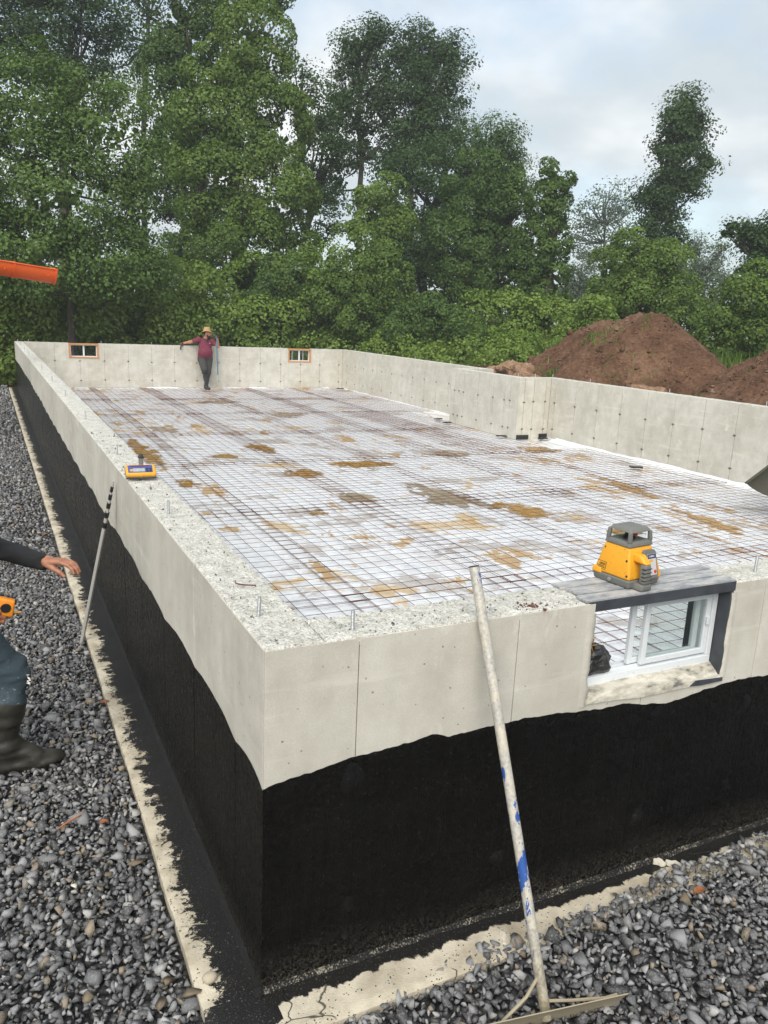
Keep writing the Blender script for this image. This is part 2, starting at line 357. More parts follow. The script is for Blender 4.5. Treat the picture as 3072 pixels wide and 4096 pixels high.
def m_puddle(name, c0, c1):
    """shallow dirty water: breaks up into films and islands towards its rim"""
    n = NT(name); v = n.pos(); q = n.noise(v, 5, 5, 0.7); n.fin(n.ramp(q, [(0.35, c0), (0.65, c1)]), 0.16, n.bump(n.noise(v, 2.5, 2), 0.05, 0.02), 0.0, 0.5)
    at = n.new('ShaderNodeAttribute'); at.attribute_name = 'rim'
    k = n.math('ADD', n.math('MULTIPLY', n.noise(v, 4.5, 7, 0.68, 0.4), 1.4), n.math('MULTIPLY', at.outputs['Fac'], 0.50))
    tr = n.new('ShaderNodeBsdfTransparent'); mxs = n.new('ShaderNodeMixShader'); n.put(mxs.inputs[0], n.ramp(k, [(0.86, 0.95), (1.08, 0.0)]))
    n.t.links.new(tr.outputs[0], mxs.inputs[1]); n.t.links.new(n.b.outputs[0], mxs.inputs[2]); n.t.links.new(mxs.outputs[0], n.out.inputs[0]); return n.mat
PUD = m_puddle('rusty_puddle_water', (0.34, 0.185, 0.04), (0.52, 0.33, 0.12))
PUD2 = m_puddle('muddy_puddle_water', (0.32, 0.265, 0.18), (0.47, 0.41, 0.31))
def m_rust():
    n = NT('rusted_wire'); v = n.pos(); f = n.noise(v, 18, 4); return n.fin(n.ramp(f, [(0.35, (0.075, 0.027, 0.018)), (0.65, (0.185, 0.075, 0.045))]), 0.85, None, 0.2, 0.3)
RUST = m_rust()
GALV = plain('galvanised_steel', (0.42, 0.43, 0.44), 0.45, 0.7, 0.2, 60)
BUCK = plain('dark_grey_painted_steel', (0.050, 0.056, 0.066), 0.5, 0.0, 0.3, 14, 0.15, obj=False)
def m_bucktop():
    n = NT('cement_smeared_steel'); v = n.pos(); a = n.noise(n.pos((1, 2.5, 1)), 9, 6, 0.7); f = n.noise(v, 70, 3)
    col = n.ramp(a, [(0.36, (0.20, 0.21, 0.225)), (0.50, (0.34, 0.345, 0.35)), (0.66, (0.50, 0.48, 0.43))])
    return n.fin(col, 0.6, n.bump(f, 0.3, 0.002))
BUCKTOP = m_bucktop()
def m_glass(name, tint, alpha):
    n = NT(name); tr = n.new('ShaderNodeBsdfTransparent'); gl = n.new('ShaderNodeBsdfGlossy'); gl.inputs['Roughness'].default_value = 0.02
    tr.inputs[0].default_value = (*tint, 1); mixs = n.new('ShaderNodeMixShader'); fr = n.new('ShaderNodeLayerWeight'); fr.inputs[0].default_value = 0.5
    n.t.links.new(n.math('ADD', n.math('MULTIPLY', n.math('POWER', fr.outputs['Facing'], 4.0), 0.4), alpha), mixs.inputs[0]); n.t.links.new(tr.outputs[0], mixs.inputs[1]); n.t.links.new(gl.outputs[0], mixs.inputs[2])
    n.t.links.new(mixs.outputs[0], n.out.inputs[0]); return n.mat
GLASS = m_glass('window_glass', (0.90, 0.92, 0.91), 0.03)
CLEAR = m_glass('clear_plastic', (0.92, 0.94, 0.93), 0.04)
def m_wood(name, c0, c1):
    n = NT(name); f = n.noise(n.pos((2, 2, 20)), 6, 5, 0.6, 0.6); g = n.noise(n.pos(), 14, 4)
    return n.fin(n.ramp(n.math('ADD', n.math('MULTIPLY', f, .6), n.math('MULTIPLY', g, .4)), [(0.35, c0), (0.65, c1)]), 0.75, n.bump(f, 0.3, 0.004))
LUMBER = m_wood('framing_lumber', (0.40, 0.17, 0.06), (0.62, 0.31, 0.12))
LOG = m_wood('rotten_log_bark', (0.12, 0.065, 0.035), (0.36, 0.22, 0.13))
def m_bark():
    n = NT('tree_bark'); f = n.noise(n.pos((6, 6, 1)), 3, 5, 0.65); return n.fin(n.ramp(f, [(0.3, (0.035, 0.028, 0.022)), (0.7, (0.115, 0.095, 0.075))]), 0.9, n.bump(f, 0.8, 0.04))
BARK = m_bark()
def m_dirty(name, col, rough, dirt=(0.20, 0.16, 0.10), amt=0.6, scale=30, obj=True):
    n = NT(name); v = n.pos(obj=obj); f = n.noise(v, scale, 6, 0.7); g = n.noise(v, scale*4, 3, 0.6)
    mk = n.math('MULTIPLY', n.ramp(f, [(0.54, 0.0), (0.66, 1.0)]), amt); sp = n.math('MULTIPLY', n.ramp(g, [(0.66, 0.0), (0.69, 1.0)]), amt)
    c = n.mix(sp, n.mix(mk, col, tuple(a*0.75+b*0.25 for a, b in zip(col, dirt))), dirt)
    return n.fin(c, n.ramp(f, [(0.4, rough), (0.7, min(1, rough+0.25))]))
VINYL = m_dirty('white_vinyl', (0.70, 0.735, 0.755), 0.35, (0.42, 0.40, 0.36), 0.45, 16)
YEL = m_dirty('yellow_instrument_plastic', (0.76, 0.345, 0.016), 0.42, (0.10, 0.065, 0.03), 0.85, 17)
GRY = m_dirty('grey_rubber', (0.150, 0.150, 0.138), 0.6, (0.30, 0.28, 0.24), 0.4, 25)
LGRY = m_dirty('light_panel', (0.52, 0.52, 0.50), 0.4, (0.10, 0.09, 0.08), 0.45, 30)
NAVY = plain('navy_label', (0.035, 0.045, 0.13), 0.35)
BLUE = plain('blue_face', (0.055, 0.085, 0.27), 0.35)
RED = plain('red_button', (0.60, 0.02, 0.05), 0.4)
BLK = plain('black_plastic', (0.012, 0.012, 0.013), 0.45)
INK = plain('black_ink', (0.010, 0.010, 0.012), 0.6)
WHT = plain('white_print', (0.75, 0.75, 0.72), 0.5)
LCD = plain('lcd_glass', (0.34, 0.38, 0.36), 0.2)
ORA = m_dirty('orange_chute_paint', (0.72, 0.105, 0.008), 0.42, (0.30, 0.10, 0.03), 0.3, 6)
OLIVE = m_dirty('dark_olive_steel', (0.050, 0.046, 0.032), 0.6, (0.09, 0.05, 0.03), 0.5, 8)
ALU = m_dirty('weathered_aluminium', (0.40, 0.39, 0.36), 0.45, (0.20, 0.17, 0.12), 0.6, 18)
def m_pole():
    n = NT('chipped_blue_paint_on_aluminium'); v = n.pos(); z = n.xyz(v)[2]
    flake = n.noise(n.pos((14, 14, 7)), 1.0, 6, 0.62, 0.3); conc = n.noise(n.pos((30, 30, 12)), 1.0, 6, 0.7); fine = n.noise(v, 90, 4)
    band = n.ramp(n.math('ABSOLUTE', n.math('SUBTRACT', z, 0.56)), [(0.0, 0.085), (0.2, 0.075), (0.34, 0.0)])
    band = n.math('ADD', band, n.ramp(z, [(0.985, 0.0), (1.0, 0.03)]))
    bl = n.ramp(n.math('ADD', flake, band), [(0.635, 0.0), (0.645, 1.0)])
    metal = n.ramp(fine, [(0.35, (0.36, 0.345, 0.30)), (0.65, (0.56, 0.545, 0.50))])
    col = n.mix(n.ramp(conc, [(0.50, 0.0), (0.60, 0.8)]), metal, (0.62, 0.56, 0.44))
    col = n.mix(bl, col, (0.030, 0.095, 0.34))
    mud = n.ramp(n.math('ADD', z, n.math('MULTIPLY', n.math('SUBTRACT', conc, 0.5), 0.5)), [(0.05, 1.0), (0.34, 0.0)])
    col = n.mix(n.math('MULTIPLY', mud, 0.9), col, n.ramp(fine, [(0.35, (0.20, 0.165, 0.105)), (0.65, (0.36, 0.31, 0.21))]))
    return n.fin(col, 0.5, n.bump(n.math('ADD', conc, n.math('MULTIPLY', bl, .4)), 0.3, 0.004), 0.15)
POLE = m_pole()
MUDM = m_dirty('cement_caked_metal', (0.34, 0.29, 0.20), 0.75, (0.16, 0.13, 0.08), 0.6, 14)
def m_leaf(name, lo, mid, hi, trans=0.32, rare=None):
    n = NT(name); r = n.island(); v = n.pos(); g = n.noise(v, 0.55, 4, 0.6)
    f = n.math('ADD', n.math('MULTIPLY', r, 0.62), n.math('MULTIPLY', n.ramp(g, [(0.32, 0.0), (0.68, 1.0)]), 0.38))
    st = [(0.0, lo), (0.5, mid), (0.86, hi)]
    if rare: st += [(0.95, hi), (0.985, rare)]
    col = n.ramp(f, st)
    n.fin(col, 0.55, None, 0.0, 0.18)
    tr = n.new('ShaderNodeBsdfTranslucent'); n.put(tr.inputs[0], n.mix(1.0, col, (1.15, 1.25, 0.55), 'MULTIPLY'))
    mx_ = n.new('ShaderNodeMixShader'); mx_.inputs[0].default_value = trans
    n.t.links.new(n.b.outputs[0], mx_.inputs[1]); n.t.links.new(tr.outputs[0], mx_.inputs[2]); n.t.links.new(mx_.outputs[0], n.out.inputs[0])
    return n.mat
LEAF_VINE = m_leaf('vine_leaves', (0.036, 0.071, 0.018), (0.068, 0.125, 0.029), (0.118, 0.188, 0.042), rare=(0.24, 0.26, 0.06))
LEAF_DARK = m_leaf('dark_tree_leaves', (0.026, 0.055, 0.020), (0.047, 0.091, 0.030), (0.080, 0.134, 0.042))
LEAF_LIGHT = m_leaf('light_tree_leaves', (0.06, 0.105, 0.026), (0.094, 0.16, 0.04), (0.155, 0.235, 0.06), rare=(0.27, 0.29, 0.08))
LEAF_BUSH = m_leaf('undergrowth_leaves', (0.074, 0.128, 0.022), (0.145, 0.225, 0.042), (0.235, 0.320, 0.070), rare=(0.3, 0.24, 0.09))
LEAF_HAZY = m_leaf('haze_tinted_leaves', (0.075, 0.105, 0.075), (0.11, 0.15, 0.10), (0.16, 0.20, 0.13))  # greyed and paled: haze over the farthest trees put into the leaf colour
LEAF_VINE2 = m_leaf('bright_vine_leaves', (.060, .105, .022), (.108, .178, .036), (.175, .255, .056), rare=(.26, .28, .07))
GRASS = m_leaf('tall_grass', (0.060, 0.115, 0.020), (0.110, 0.185, 0.035), (0.17, 0.25, 0.06))
SKIN = plain('skin', (0.42, 0.20, 0.12), 0.5, 0, 0.12, 30)
SKIN2 = plain('tanned_skin', (0.36, 0.155, 0.09), 0.5, 0, 0.15, 40)
SHIRT = plain('maroon_polo', (0.150, 0.022, 0.045), 0.85, 0, 0.2, 18, 0.4)
PANTS = m_dirty('charcoal_work_trousers', (0.042, 0.042, 0.040), 0.85, (0.13, 0.10, 0.07), 0.6, 9)
BOOT = m_dirty('black_rubber_boot', (0.026, 0.026, 0.026), 0.45, (0.10, 0.09, 0.07), 0.35, 9)
BOOT2 = m_dirty('muddy_rubber_boot', (0.030, 0.028, 0.022), 0.4, (0.085, 0.072, 0.045), 0.6, 7)
JEANS = m_dirty('paint_spattered_denim', (0.042, 0.066, 0.082), 0.85, (0.42, 0.46, 0.46), 0.42, 13)
BLACKSH = plain('black_cotton', (0.013, 0.014, 0.016), 0.9, 0, 0.3, 20, 0.3)
HAT = plain('tan_hat', (0.42, 0.27, 0.13), 0.85, 0, 0.15, 25)
HAIR = plain('black_hair', (0.012, 0.010, 0.009), 0.7)
GLOVER = plain('red_glove', (0.33, 0.03, 0.045), 0.7)
GLOVEB = plain('dark_glove_palm', (0.030, 0.020, 0.028), 0.6)
BLUEP = plain('blue_handle_paint', (0.045, 0.17, 0.26), 0.45, 0, 0.15, 12)
TAPE = plain('orange_tape_measure', (0.80, 0.27, 0.02), 0.4)
CARD = plain('brown_cardboard', (0.26, 0.16, 0.085), 0.85, 0, 0.3, 30)
BAG = m_dirty('black_plastic_bag', (0.016, 0.017, 0.018), 0.3, (0.42, 0.40, 0.36), 0.7, 30)
CHIP = plain('pale_mortar_chip', (0.62, 0.57, 0.47), 0.9, 0, 0.12, 60)
ROCK = plain('brown_stone', (0.17, 0.135, 0.09), 0.85, 0, 0.3, 30)
DEAD = plain('dead_leaf', (0.24, 0.085, 0.03), 0.8, 0, 0.3, 40)
TWIG = plain('orange_twig', (0.42, 0.15, 0.06), 0.75)
# ------------------------------------------------------------------ ground and terrain
WH = 1.22                      # wall height above the footing
WX, WY, TH = 9.17, 21.10, 0.20 # inner face of the right wall, outer face of the far wall, wall thickness
g = 400.0
struct(mobj('ground', [(-g, -g, -0.14), (g, -g, -0.14), (g, g, -0.14), (-g, g, -0.14)], np.array([[0, 1, 2, 3]]), GROUND))

def grid_mesh(xs, ys, zf):
    X, Y = np.meshgrid(xs, ys, indexing='ij'); Z = zf(X, Y)
    V = np.stack([X, Y, Z], -1).reshape(-1, 3); nx, ny = len(xs), len(ys)
    i, j = np.meshgrid(np.arange(nx-1), np.arange(ny-1), indexing='ij'); a = (i*ny+j).ravel()
    return V, np.stack([a, a+ny, a+ny+1, a+1], -1)
def sstep(a, b, x):
    t = np.clip((x-a)/(b-a), 0, 1); return t*t*(3-2*t)
def terrain_z(X, Y):
    r = sstep(9.35, 11.6, X)
    return 0.45 + 0.50*r + 0.05*fbm(np.stack([X*0.7, Y*0.7, X*0], -1), 4) + 0.015*sstep(14, 40, X)*(X-14)
V, F = grid_mesh(np.concatenate([np.arange(9.375, 16, 0.12), np.arange(16, 70, 1.0)]), np.concatenate([np.arange(-3, 22, 0.14), np.arange(22, 80, 1.2)]), terrain_z)
struct(mobj('terrain', V, F, GROUND, smooth=True))
# soil filled into the recess of the right wall
struct(mobj('backfill_soil', *grid_mesh(np.arange(8.60, 9.40, 0.08), np.arange(10.76, 12.95, 0.08), lambda X, Y: 0.9+0.05*fbm(np.stack([X*4, Y*4, X*0], -1), 3)), DIRT, smooth=True))

# ------------------------------------------------------------------ footing
def footing_strip(name, label, x0, x1, y0, y1, nx, ny, sides):
    xs, ys = np.linspace(x0, x1, nx), np.linspace(y0, y1, ny)
    def zf(X, Y): return 0.0 + 0.005*fbm(np.stack([X*9, Y*9, X*0], -1), 4)
    V, F = grid_mesh(xs, ys, zf); V = V.copy()
    wob = 0.007*fbm(np.stack([V[:, 0]*7, V[:, 1]*7, V[:, 2]*0+3], -1), 4)
    el = np.abs(V[:, 0]-x0) < 1e-6; ef = np.abs(V[:, 1]-y0) < 1e-6
    V[el, 0] += wob[el]; V[ef, 1] += wob[ef]; V[el | ef, 2] -= 0.006
    mb = MB(); mb.add(V, F)
    for idx in ([i for i in range(len(V)) if el[i]], [i for i in range(len(V)) if ef[i]]):
        A = V[idx]; B = A.copy(); B[:, 2] = -0.16; k = len(A)
        mb.add(np.concatenate([A, B]), [(i, i+1, k+i+1, k+i) for i in range(k-1)])
    o = mb.obj(name, FOOT, smooth=True, fixn=False)
    return tag(o, label, 'footing')
footing_strip('footing', 'cream concrete footing splashed with black tar along the left wall', -0.197, 0.05, 0.05, WY+0.2, 14, 700, 1)
footing_strip('footing', 'cracked cream concrete footing below the front wall, half under gravel', -0.197, WX+0.4, -0.205, 0.05, 420, 14, 1)

# ------------------------------------------------------------------ foundation walls
def panel_mesh(poly, t=0.010, ch=0.0008):
    """thin slab of one form panel: local u along the wall, z up, n outward; front edges chamfered"""
    k = len(poly); P = np.array(poly, float); cen = P.mean(0)
    A = 0.5*sum(P[i-1][0]*P[i][1]-P[i][0]*P[i-1][1] for i in range(k))
    if A < 0: P = P[::-1]
    ins = []
    for i in range(k):
        a, b, c = P[i-1], P[i], P[(i+1) % k]
        e1 = (b-a)/(np.linalg.norm(b-a)+1e-9); e2 = (c-b)/(np.linalg.norm(c-b)+1e-9)
        n1 = np.array([-e1[1], e1[0]]); n2 = np.array([-e2[1], e2[0]]); q = n1+n2; q /= max(0.3, (q@q)/2)
        ins.append(b+q*ch)
    V = [(p[0], 0.0, p[1]) for p in P] + [(p[0], t-ch, p[1]) for p in P] + [(p[0], t, p[1]) for p in ins]
    F = [(i, (i+1) % k, k+(i+1) % k, k+i) for i in range(k)] + [(k+i, k+(i+1) % k, 2*k+(i+1) % k, 2*k+i) for i in range(k)] + [tuple(2*k+i for i in range(k))]
    return V, F
FACES = {'-x': lambda o: (Vector((0, 1, 0)), Vector((-1, 0, 0))), '-y': lambda o: (Vector((1, 0, 0)), Vector((0, -1, 0)))}
pcache = {}
def panels(parent, face, plane, edges, ztop=1.212, zbot=0.0, hole=None, gap=0.0090):
    """one slab for each form panel between neighbouring joints"""
    u, n = FACES[face](0)
    M3 = Matrix((u, n, Vector((0, 0, 1)))).transposed().to_4x4()
    for a, b in zip(edges[:-1], edges[1:]):
        a_, b_ = a+gap/2, b-gap/2; wdt = b_-a_
        hs = [h for h in (hole or []) if h[1] > a_+0.01 and h[0] < b_-0.01]
        if hs:
            h0, h1, hz = hs[0]; poly = [(0, zbot), (wdt, zbot)]
            if h1 < b_: poly += [(wdt, ztop), (h1-a_, ztop), (h1-a_, hz)]
            else: poly += [(wdt, hz)]
            if h0 > a_: poly += [(h0-a_, hz), (h0-a_, ztop), (0, ztop)]
            else: poly += [(0, hz)]
            me = mesh_data('panel', *panel_mesh(poly), CONC)
        else:
            key = (round(wdt, 3), ztop, zbot)
            if key not in pcache: pcache[key] = mesh_data('panel', *panel_mesh([(0, zbot), (wdt, zbot), (wdt, ztop), (0, ztop)]), CONC)
            me = pcache[key]
        o = bpy.data.objects.new('panel', me); link(o, parent)
        jit = random.uniform(-0.0012, 0.0002)
        org = (Vector((plane+0.010-jit, a_, 0)) if face == '-x' else Vector((a_, plane+0.010-jit, 0)))
        o.matrix_basis = Matrix.Translation(org) @ M3
def wall_top(parent, x0, x1, y0, y1, step, rag=0.004, amp=0.006):
    nx = max(4, int((x1-x0)/step)); ny = max(4, int((y1-y0)/step))
    def zf(X, Y):
        P = np.stack([X, Y, X*0], -1); return WH - 0.002 + amp*fbm(P*55, 3)*0.9 + 0.004*fbm(P*6, 3)
    V, F = grid_mesh(np.linspace(x0, x1, nx), np.linspace(y0, y1, ny), zf)
    wob = rag*fbm(V*30, 3)
    for ax, v, sg in ((0, x0, 1), (0, x1, -1), (1, y0, 1), (1, y1, -1)):
        e = np.abs(V[:, ax]-v) < 1e-6; V[e, ax] += sg*0.002+wob[e]; V[e, 2] -= 0.005
    mb = MB(); mb.add(V, F)
    I = np.arange(nx*ny).reshape(nx, ny)
    for ring in (I[0, :], I[-1, ::-1], I[::-1, 0], I[:, -1]):
        A = V[ring]; B = A.copy(); B[:, 2] = WH-0.03; k = len(A); mb.add(np.concatenate([A, B]), [(i, i+1, k+i+1, k+i) for i in range(k-1)])
    return mb.obj('wall_top', CTOP, parent, smooth=True, fixn=False)
def core(parent, name, a, b):
    return MB().box(a, b).obj(name, CONC, parent)
tie_me = None
def ties(parent, face, plane, us, zs):
    """rusty form-tie stubs in the joints"""
    global tie_me
    if tie_me is None:
        mb = MB(); mb.lathe([(0.020, 0), (0.017, 0.004), (0.008, 0.006)], 8); mb.box((-0.034, -0.004, 0), (0.034, 0.004, 0.005)); mb.lathe([(0.007, 0), (0.005, 0.012)], 6, (0.012, 0.010, 0)); tie_me = mb.data('form_tie', TIE)
    u, n = FACES[face](0)
    for uu in us:
        for z in zs:
            o = bpy.data.objects.new('form_tie', tie_me); link(o, parent)
            R3 = Matrix((u, Vector((0, 0, 1)), n)).transposed().to_4x4() @ Matrix.Rotation(random.uniform(-0.25, 0.25), 4, 'Z')
            org = Vector((plane-0.0005, uu+random.uniform(-.006, .006), z+random.uniform(-.01, .01))) if face == '-x' else Vector((uu+random.uniform(-.006, .006), plane-0.0005, z+random.uniform(-.01, .01)))
            o.matrix_basis = Matrix.Translation(org) @ R3
TIE = plain('tie_stub', (0.16, 0.135, 0.105), 0.8, 0.1, 0.35, 60)

def tar_coat(parent, face, u0, u1, joints, zpts, step, nz=26):
    js = [j for j in joints if u0 < j < u1]
    us = set(np.round(np.arange(u0, u1+1e-6, step), 5))
    for j in js: us |= {j-0.0065, j-0.0035, j+0.0035, j+0.0065}
    us = np.array(sorted(us)); us = us[(us >= u0) & (us <= u1)]; us[0], us[-1] = u0, u1
    zx, zv = [p[0] for p in zpts], [p[1] for p in zpts]
    zt = np.interp(us, zx, zv)
    P = np.stack([us, us*0, us*0], -1)
    zt = zt + 0.006*fbm(P*8, 3) + 0.006*fbm(P*45, 3)
    jj = np.array([u0]+js+[u1]); k = np.clip(np.searchsorted(jj, us)-1, 0, len(jj)-2)
    t = (us-jj[k])/(jj[k+1]-jj[k])
    if face == '-x': zt += 0.022*(np.sin(np.pi*t)-0.6)
    off = 0.0028 + 0.0010*(_hash(k, k*0+3, k*0)-0.5)
    off = off + 0.002*(vnoise(P*3+9)-0.5)*0.4
    for j in js: off = np.where(np.abs(us-j) < 0.0042, 0.0017, off)
    s = np.linspace(0, 1, nz); Z = s[None, :]*(zt[:, None]-0.004)+0.004
    U = np.repeat(us[:, None], nz, 1); N = np.repeat(off[:, None], nz, 1) + 0.0009*fbm(np.stack([U*25, Z*25, Z*0], -1), 2); N[:, -1] = np.minimum(N[:, -1], 0.0007)
    V = np.stack([-N, U, Z] if face == '-x' else [U, -N, Z], -1).reshape(-1, 3); nu = len(us)
    i, j = np.meshgrid(np.arange(nu-1), np.arange(nz-1), indexing='ij'); a = (i*nz+j).ravel()
    F = np.stack([a, a+nz, a+nz+1, a+1], -1)
    return mobj('tar_coating', V, F if face == '-y' else F[:, ::-1], TAR, parent, smooth=True)

# left wall (outer face x = 0)
JL = [0.305 + 0.6195*k for k in range(34)]; JL = [j for j in JL if j < WY-0.1]
wl = tag(empty('foundation_wall', (0.1, WY/2, 0)), 'long left concrete foundation wall, black tarred below, running from the near corner', 'wall')
core(wl, 'wall_core', (0.0105, 0.011, 0), (TH, WY, WH-0.012))
panels(wl, '-x', 0.0, [0.0105]+JL+[WY], gap=0.0055)
wall_top(wl, 0.0, TH, 0.0, 4.2, 0.008); wall_top(wl, 0.0, TH, 4.2, WY, 0.03, 0.006)
ZL = [(0, .757), (.45, .773), (.95, .785), (1.56, .765), (2.2, .767), (2.9, .782), (3.7, .749), (4.4, .775), (5.1, .763), (10, .778), (10.6, .806), (12.4, .79), (13.9, .82), (15.9, .79), (18.2, .80), (20.7, .755), (WY, .76)]
tar_coat(wl, '-x', -0.0028, WY, JL, ZL, 0.05)

# front wall (outer face y = 0) with the steel window buck
BX0, BX1, BZ = 1.238, 1.992, 0.800
JF = [0.312, 0.925, 1.545, 2.172] + [2.172+0.615*k for k in range(1, 12)]; JF = [j for j in JF if j < 9.3]
wf = tag(empty('foundation_wall', (4.6, 0.1, 0)), 'near front concrete foundation wall with steel-framed window, tarred black below', 'wall')
XE = WX+TH
mb = MB(); mb.box((TH+0.001, 0.0105, 0), (BX0, TH, WH-0.012)); mb.box((BX0, 0.0105, 0), (BX1, TH, BZ-0.012)); mb.box((BX1, 0.0105, 0), (XE, TH, WH-0.012)); mb.obj('wall_core', CONC, wf)
panels(wf, '-y', 0.0, [0.0005]+JF+[XE], hole=[(1.262, 1.5445, 0.842), (1.5455, 1.984, 0.812)], gap=0.0032)
wall_top(wf, TH, BX0+0.004, 0.0, TH, 0.008); wall_top(wf, BX1-0.004, 3.2, 0.0, TH, 0.008); wall_top(wf, 3.2, XE, 0.0, TH, 0.03)
ZF = [(0, .757), (.09, .768), (.16, .774), (.32, .802), (.42, .800), (.52, .806), (.60, .822), (.66, .800), (.73, .799), (.92, .806), (1.1, .800), (1.22, .786), (1.34, .776), (1.46, .780), (1.54, .762), (1.62, .745), (1.68, .736), (1.80, .748), (1.94, .764), (2.1, .770), (2.28, .762), (4, .78), (6, .76), (9.4, .78)]
tar_coat(wf, '-y', -0.0030, 3.4, JF, ZF, 0.010); tar_coat(wf, '-y', 3.4, XE, JF, ZF, 0.06)
# mortar cove where wall meets footing
def m_cove():
    n = NT('speckled_tar_cove'); v = n.pos(); f = n.noise(v, 140, 4, 0.7); g = n.noise(v, 7, 5, 0.6); x = n.xyz(v)[0]
    thr = n.math('ADD', f, n.math('MULTIPLY', n.math('SUBTRACT', g, 0.5), 0.5)); thr = n.math('SUBTRACT', thr, n.math('MULTIPLY', n.math('LESS_THAN', x, 0.0), 0.12))
    return n.fin(n.ramp(thr, [(0.53, (0.008, 0.0078, 0.0075)), (0.63, (0.20, 0.18, 0.14)), (0.75, (0.40, 0.37, 0.31))]), 0.75, n.bump(f, 0.7, 0.006), 0.0, 0.3)
COVE = m_cove()
mb = MB()
for face in 'lf':
    us = np.arange(-0.03, (WY if face == 'l' else XE), 0.02 if face == 'f' else 0.04); P = np.stack([us, us*0+(2 if face == 'l' else 5), us*0], -1)
    wd = 0.020+0.009*fbm(P*4, 3); hh = 0.018+0.007*fbm(P*5+3, 3); rows = []
    for tt in (0.0, 0.35, 0.7, 1.0):
        d = wd*(1-tt)+0.001*tt; z = hh*tt*tt*0.6+hh*tt*0.4+0.001 - (0.003 if tt == 0 else 0)
        rows.append(np.stack([-d, us, z], -1) if face == 'l' else np.stack([us, -d, z], -1))
    V = np.stack(rows, 1).reshape(-1, 3); n = len(us); F = [(i*4+j, (i+1)*4+j, (i+1)*4+j+1, i*4+j+1) for i in range(n-1) for j in range(3)]
    o = mobj('mortar_cove', V, [f if face == 'f' else f[::-1] for f in F], COVE, wl if face == 'l' else wf, smooth=True)

# smeared tar patches over the form ties
PATCH = m_tar('thick_tar_dab', (0.0036, 0.0036, 0.0038), 0.38, 0.6)
for px, py, s_ in ((1408, 3110, .040), (1392, 3612, .020), (1985, 3432, .026), (2625, 2856, .026), (2985, 2800, .026), (2545, 3265, .026), (2900, 3140, .02)):
    q = at_plane(px, py, 1, -0.003); n = 20; t = np.arange(n)*2*math.pi/n; rr = s_*(0.65+0.8*vnoise(np.stack([np.cos(t)*1.5+px, np.sin(t)*1.5, t*0], -1))); V = [(q[0], -0.0062, q[2])]
    for f_, dp in ((.55, -.0058), (1.0, -.0030)): V += [(q[0]+a*f_*math.cos(u_), dp, q[2]+a*1.25*f_*math.sin(u_)) for a, u_ in zip(rr, t)]
    mobj('tar_dab', V, [(0, 1+j, 1+(j+1) % n) for j in range(n)]+[(1+j, n+1+j, n+1+(j+1) % n, 1+(j+1) % n) for j in range(n)], PATCH, wf, smooth=True)
# far wall (inner face y = WY-TH) with two timber-framed windows
FW = [(1.29, 2.05, 0.822), (7.40, 8.135, 0.812)]
wa = tag(empty('foundation_wall', (4.6, WY-0.1, 0)), 'far concrete foundation wall with two timber-framed windows, man leaning on it', 'wall')
IF = WY-TH; segs = [TH+0.001, FW[0][0], FW[0][1], FW[1][0], FW[1][1], XE]
mb = MB()
for k in range(0, 6, 2): mb.box((segs[k], IF+0.0105, 0), (segs[k+1], WY, WH-0.012))
for h0, h1, hz in FW: mb.box((h0, IF+0.0105, 0), (h1, WY, hz))
mb.obj('wall_core', CONC, wa)
JA = [0.94+0.6235*k for k in range(14)]
panels(wa, '-y', IF, [TH]+JA+[WX], hole=FW, zbot=0.0)
ties(wa, '-y', IF, [j for j in JA], (0.24, 0.75))
for a, b in ((TH, FW[0][0]), (FW[0][1], FW[1][0]), (FW[1][1], XE)): wall_top(wa, a, b, IF, WY, 0.04, 0.004)

# right wall in three runs with a recess that juts into the room
BXI, BY0, BY1 = 8.42, 10.56, 13.08
wr1 = tag(empty('foundation_wall', (WX+0.1, 17, 0)), 'right concrete foundation wall stretch between the far corner and the recess', 'wall')
core(wr1, 'wall_core', (WX+0.0105, BY1, 0), (XE, IF, WH-0.012)); J1 = [BY1+0.14+0.61*k for k in range(13)]
panels(wr1, '-x', WX, [BY1-TH]+J1+[IF]); ties(wr1, '-x', WX, J1[1:], (0.24, 0.75)); wall_top(wr1, WX, XE, BY1, IF, 0.04)
wrb = tag(empty('foundation_wall', (8.8, 11.8, 0)), 'concrete recess wall jutting into the room halfway along the right side', 'wall')
mb = MB(); mb.box((BXI+0.0105, BY0+0.0105, 0), (BXI+TH, BY1, WH-0.012)); mb.box((BXI+TH, BY0+0.0105, 0), (XE, BY0+TH, WH-0.012)); mb.box((BXI+TH, BY1-TH, 0), (XE-0.001, BY1-0.001, WH-0.012)); mb.obj('wall_core', CONC, wrb)
JB = [10.83, 11.02, 11.42, 11.98, 12.55, 12.74, 12.92]
panels(wrb, '-x', BXI, [BY0+0.0105]+JB+[BY1]); ties(wrb, '-x', BXI, JB, (0.22, 0.75))
JR = [8.56, 8.78, 9.06]; panels(wrb, '-y', BY0, [BXI+0.0005]+JR+[WX]); ties(wrb, '-y', BY0, JR, (0.22, 0.75))
wall_top(wrb, BXI, BXI+TH, BY0, BY1, 0.03); wall_top(wrb, BXI+TH, XE, BY0, BY0+TH, 0.03); wall_top(wrb, BXI+TH, XE, BY1-TH, BY1, 0.03)
wr2 = tag(empty('foundation_wall', (WX+0.1, 5, 0)), 'right concrete foundation wall stretch nearest the camera below the soil mounds', 'wall')
core(wr2, 'wall_core', (WX+0.0105, TH, 0), (XE, BY0+0.0105, WH-0.012)); J2 = sorted(BY0-0.16-0.61*k for k in range(17))
panels(wr2, '-x', WX, [TH]+[j for j in J2 if j > TH+.1]+[BY0]); ties(wr2, '-x', WX, [j for j in J2 if j > 1.2], (0.24, 0.75)); wall_top(wr2, WX, XE, TH, BY0, 0.03)

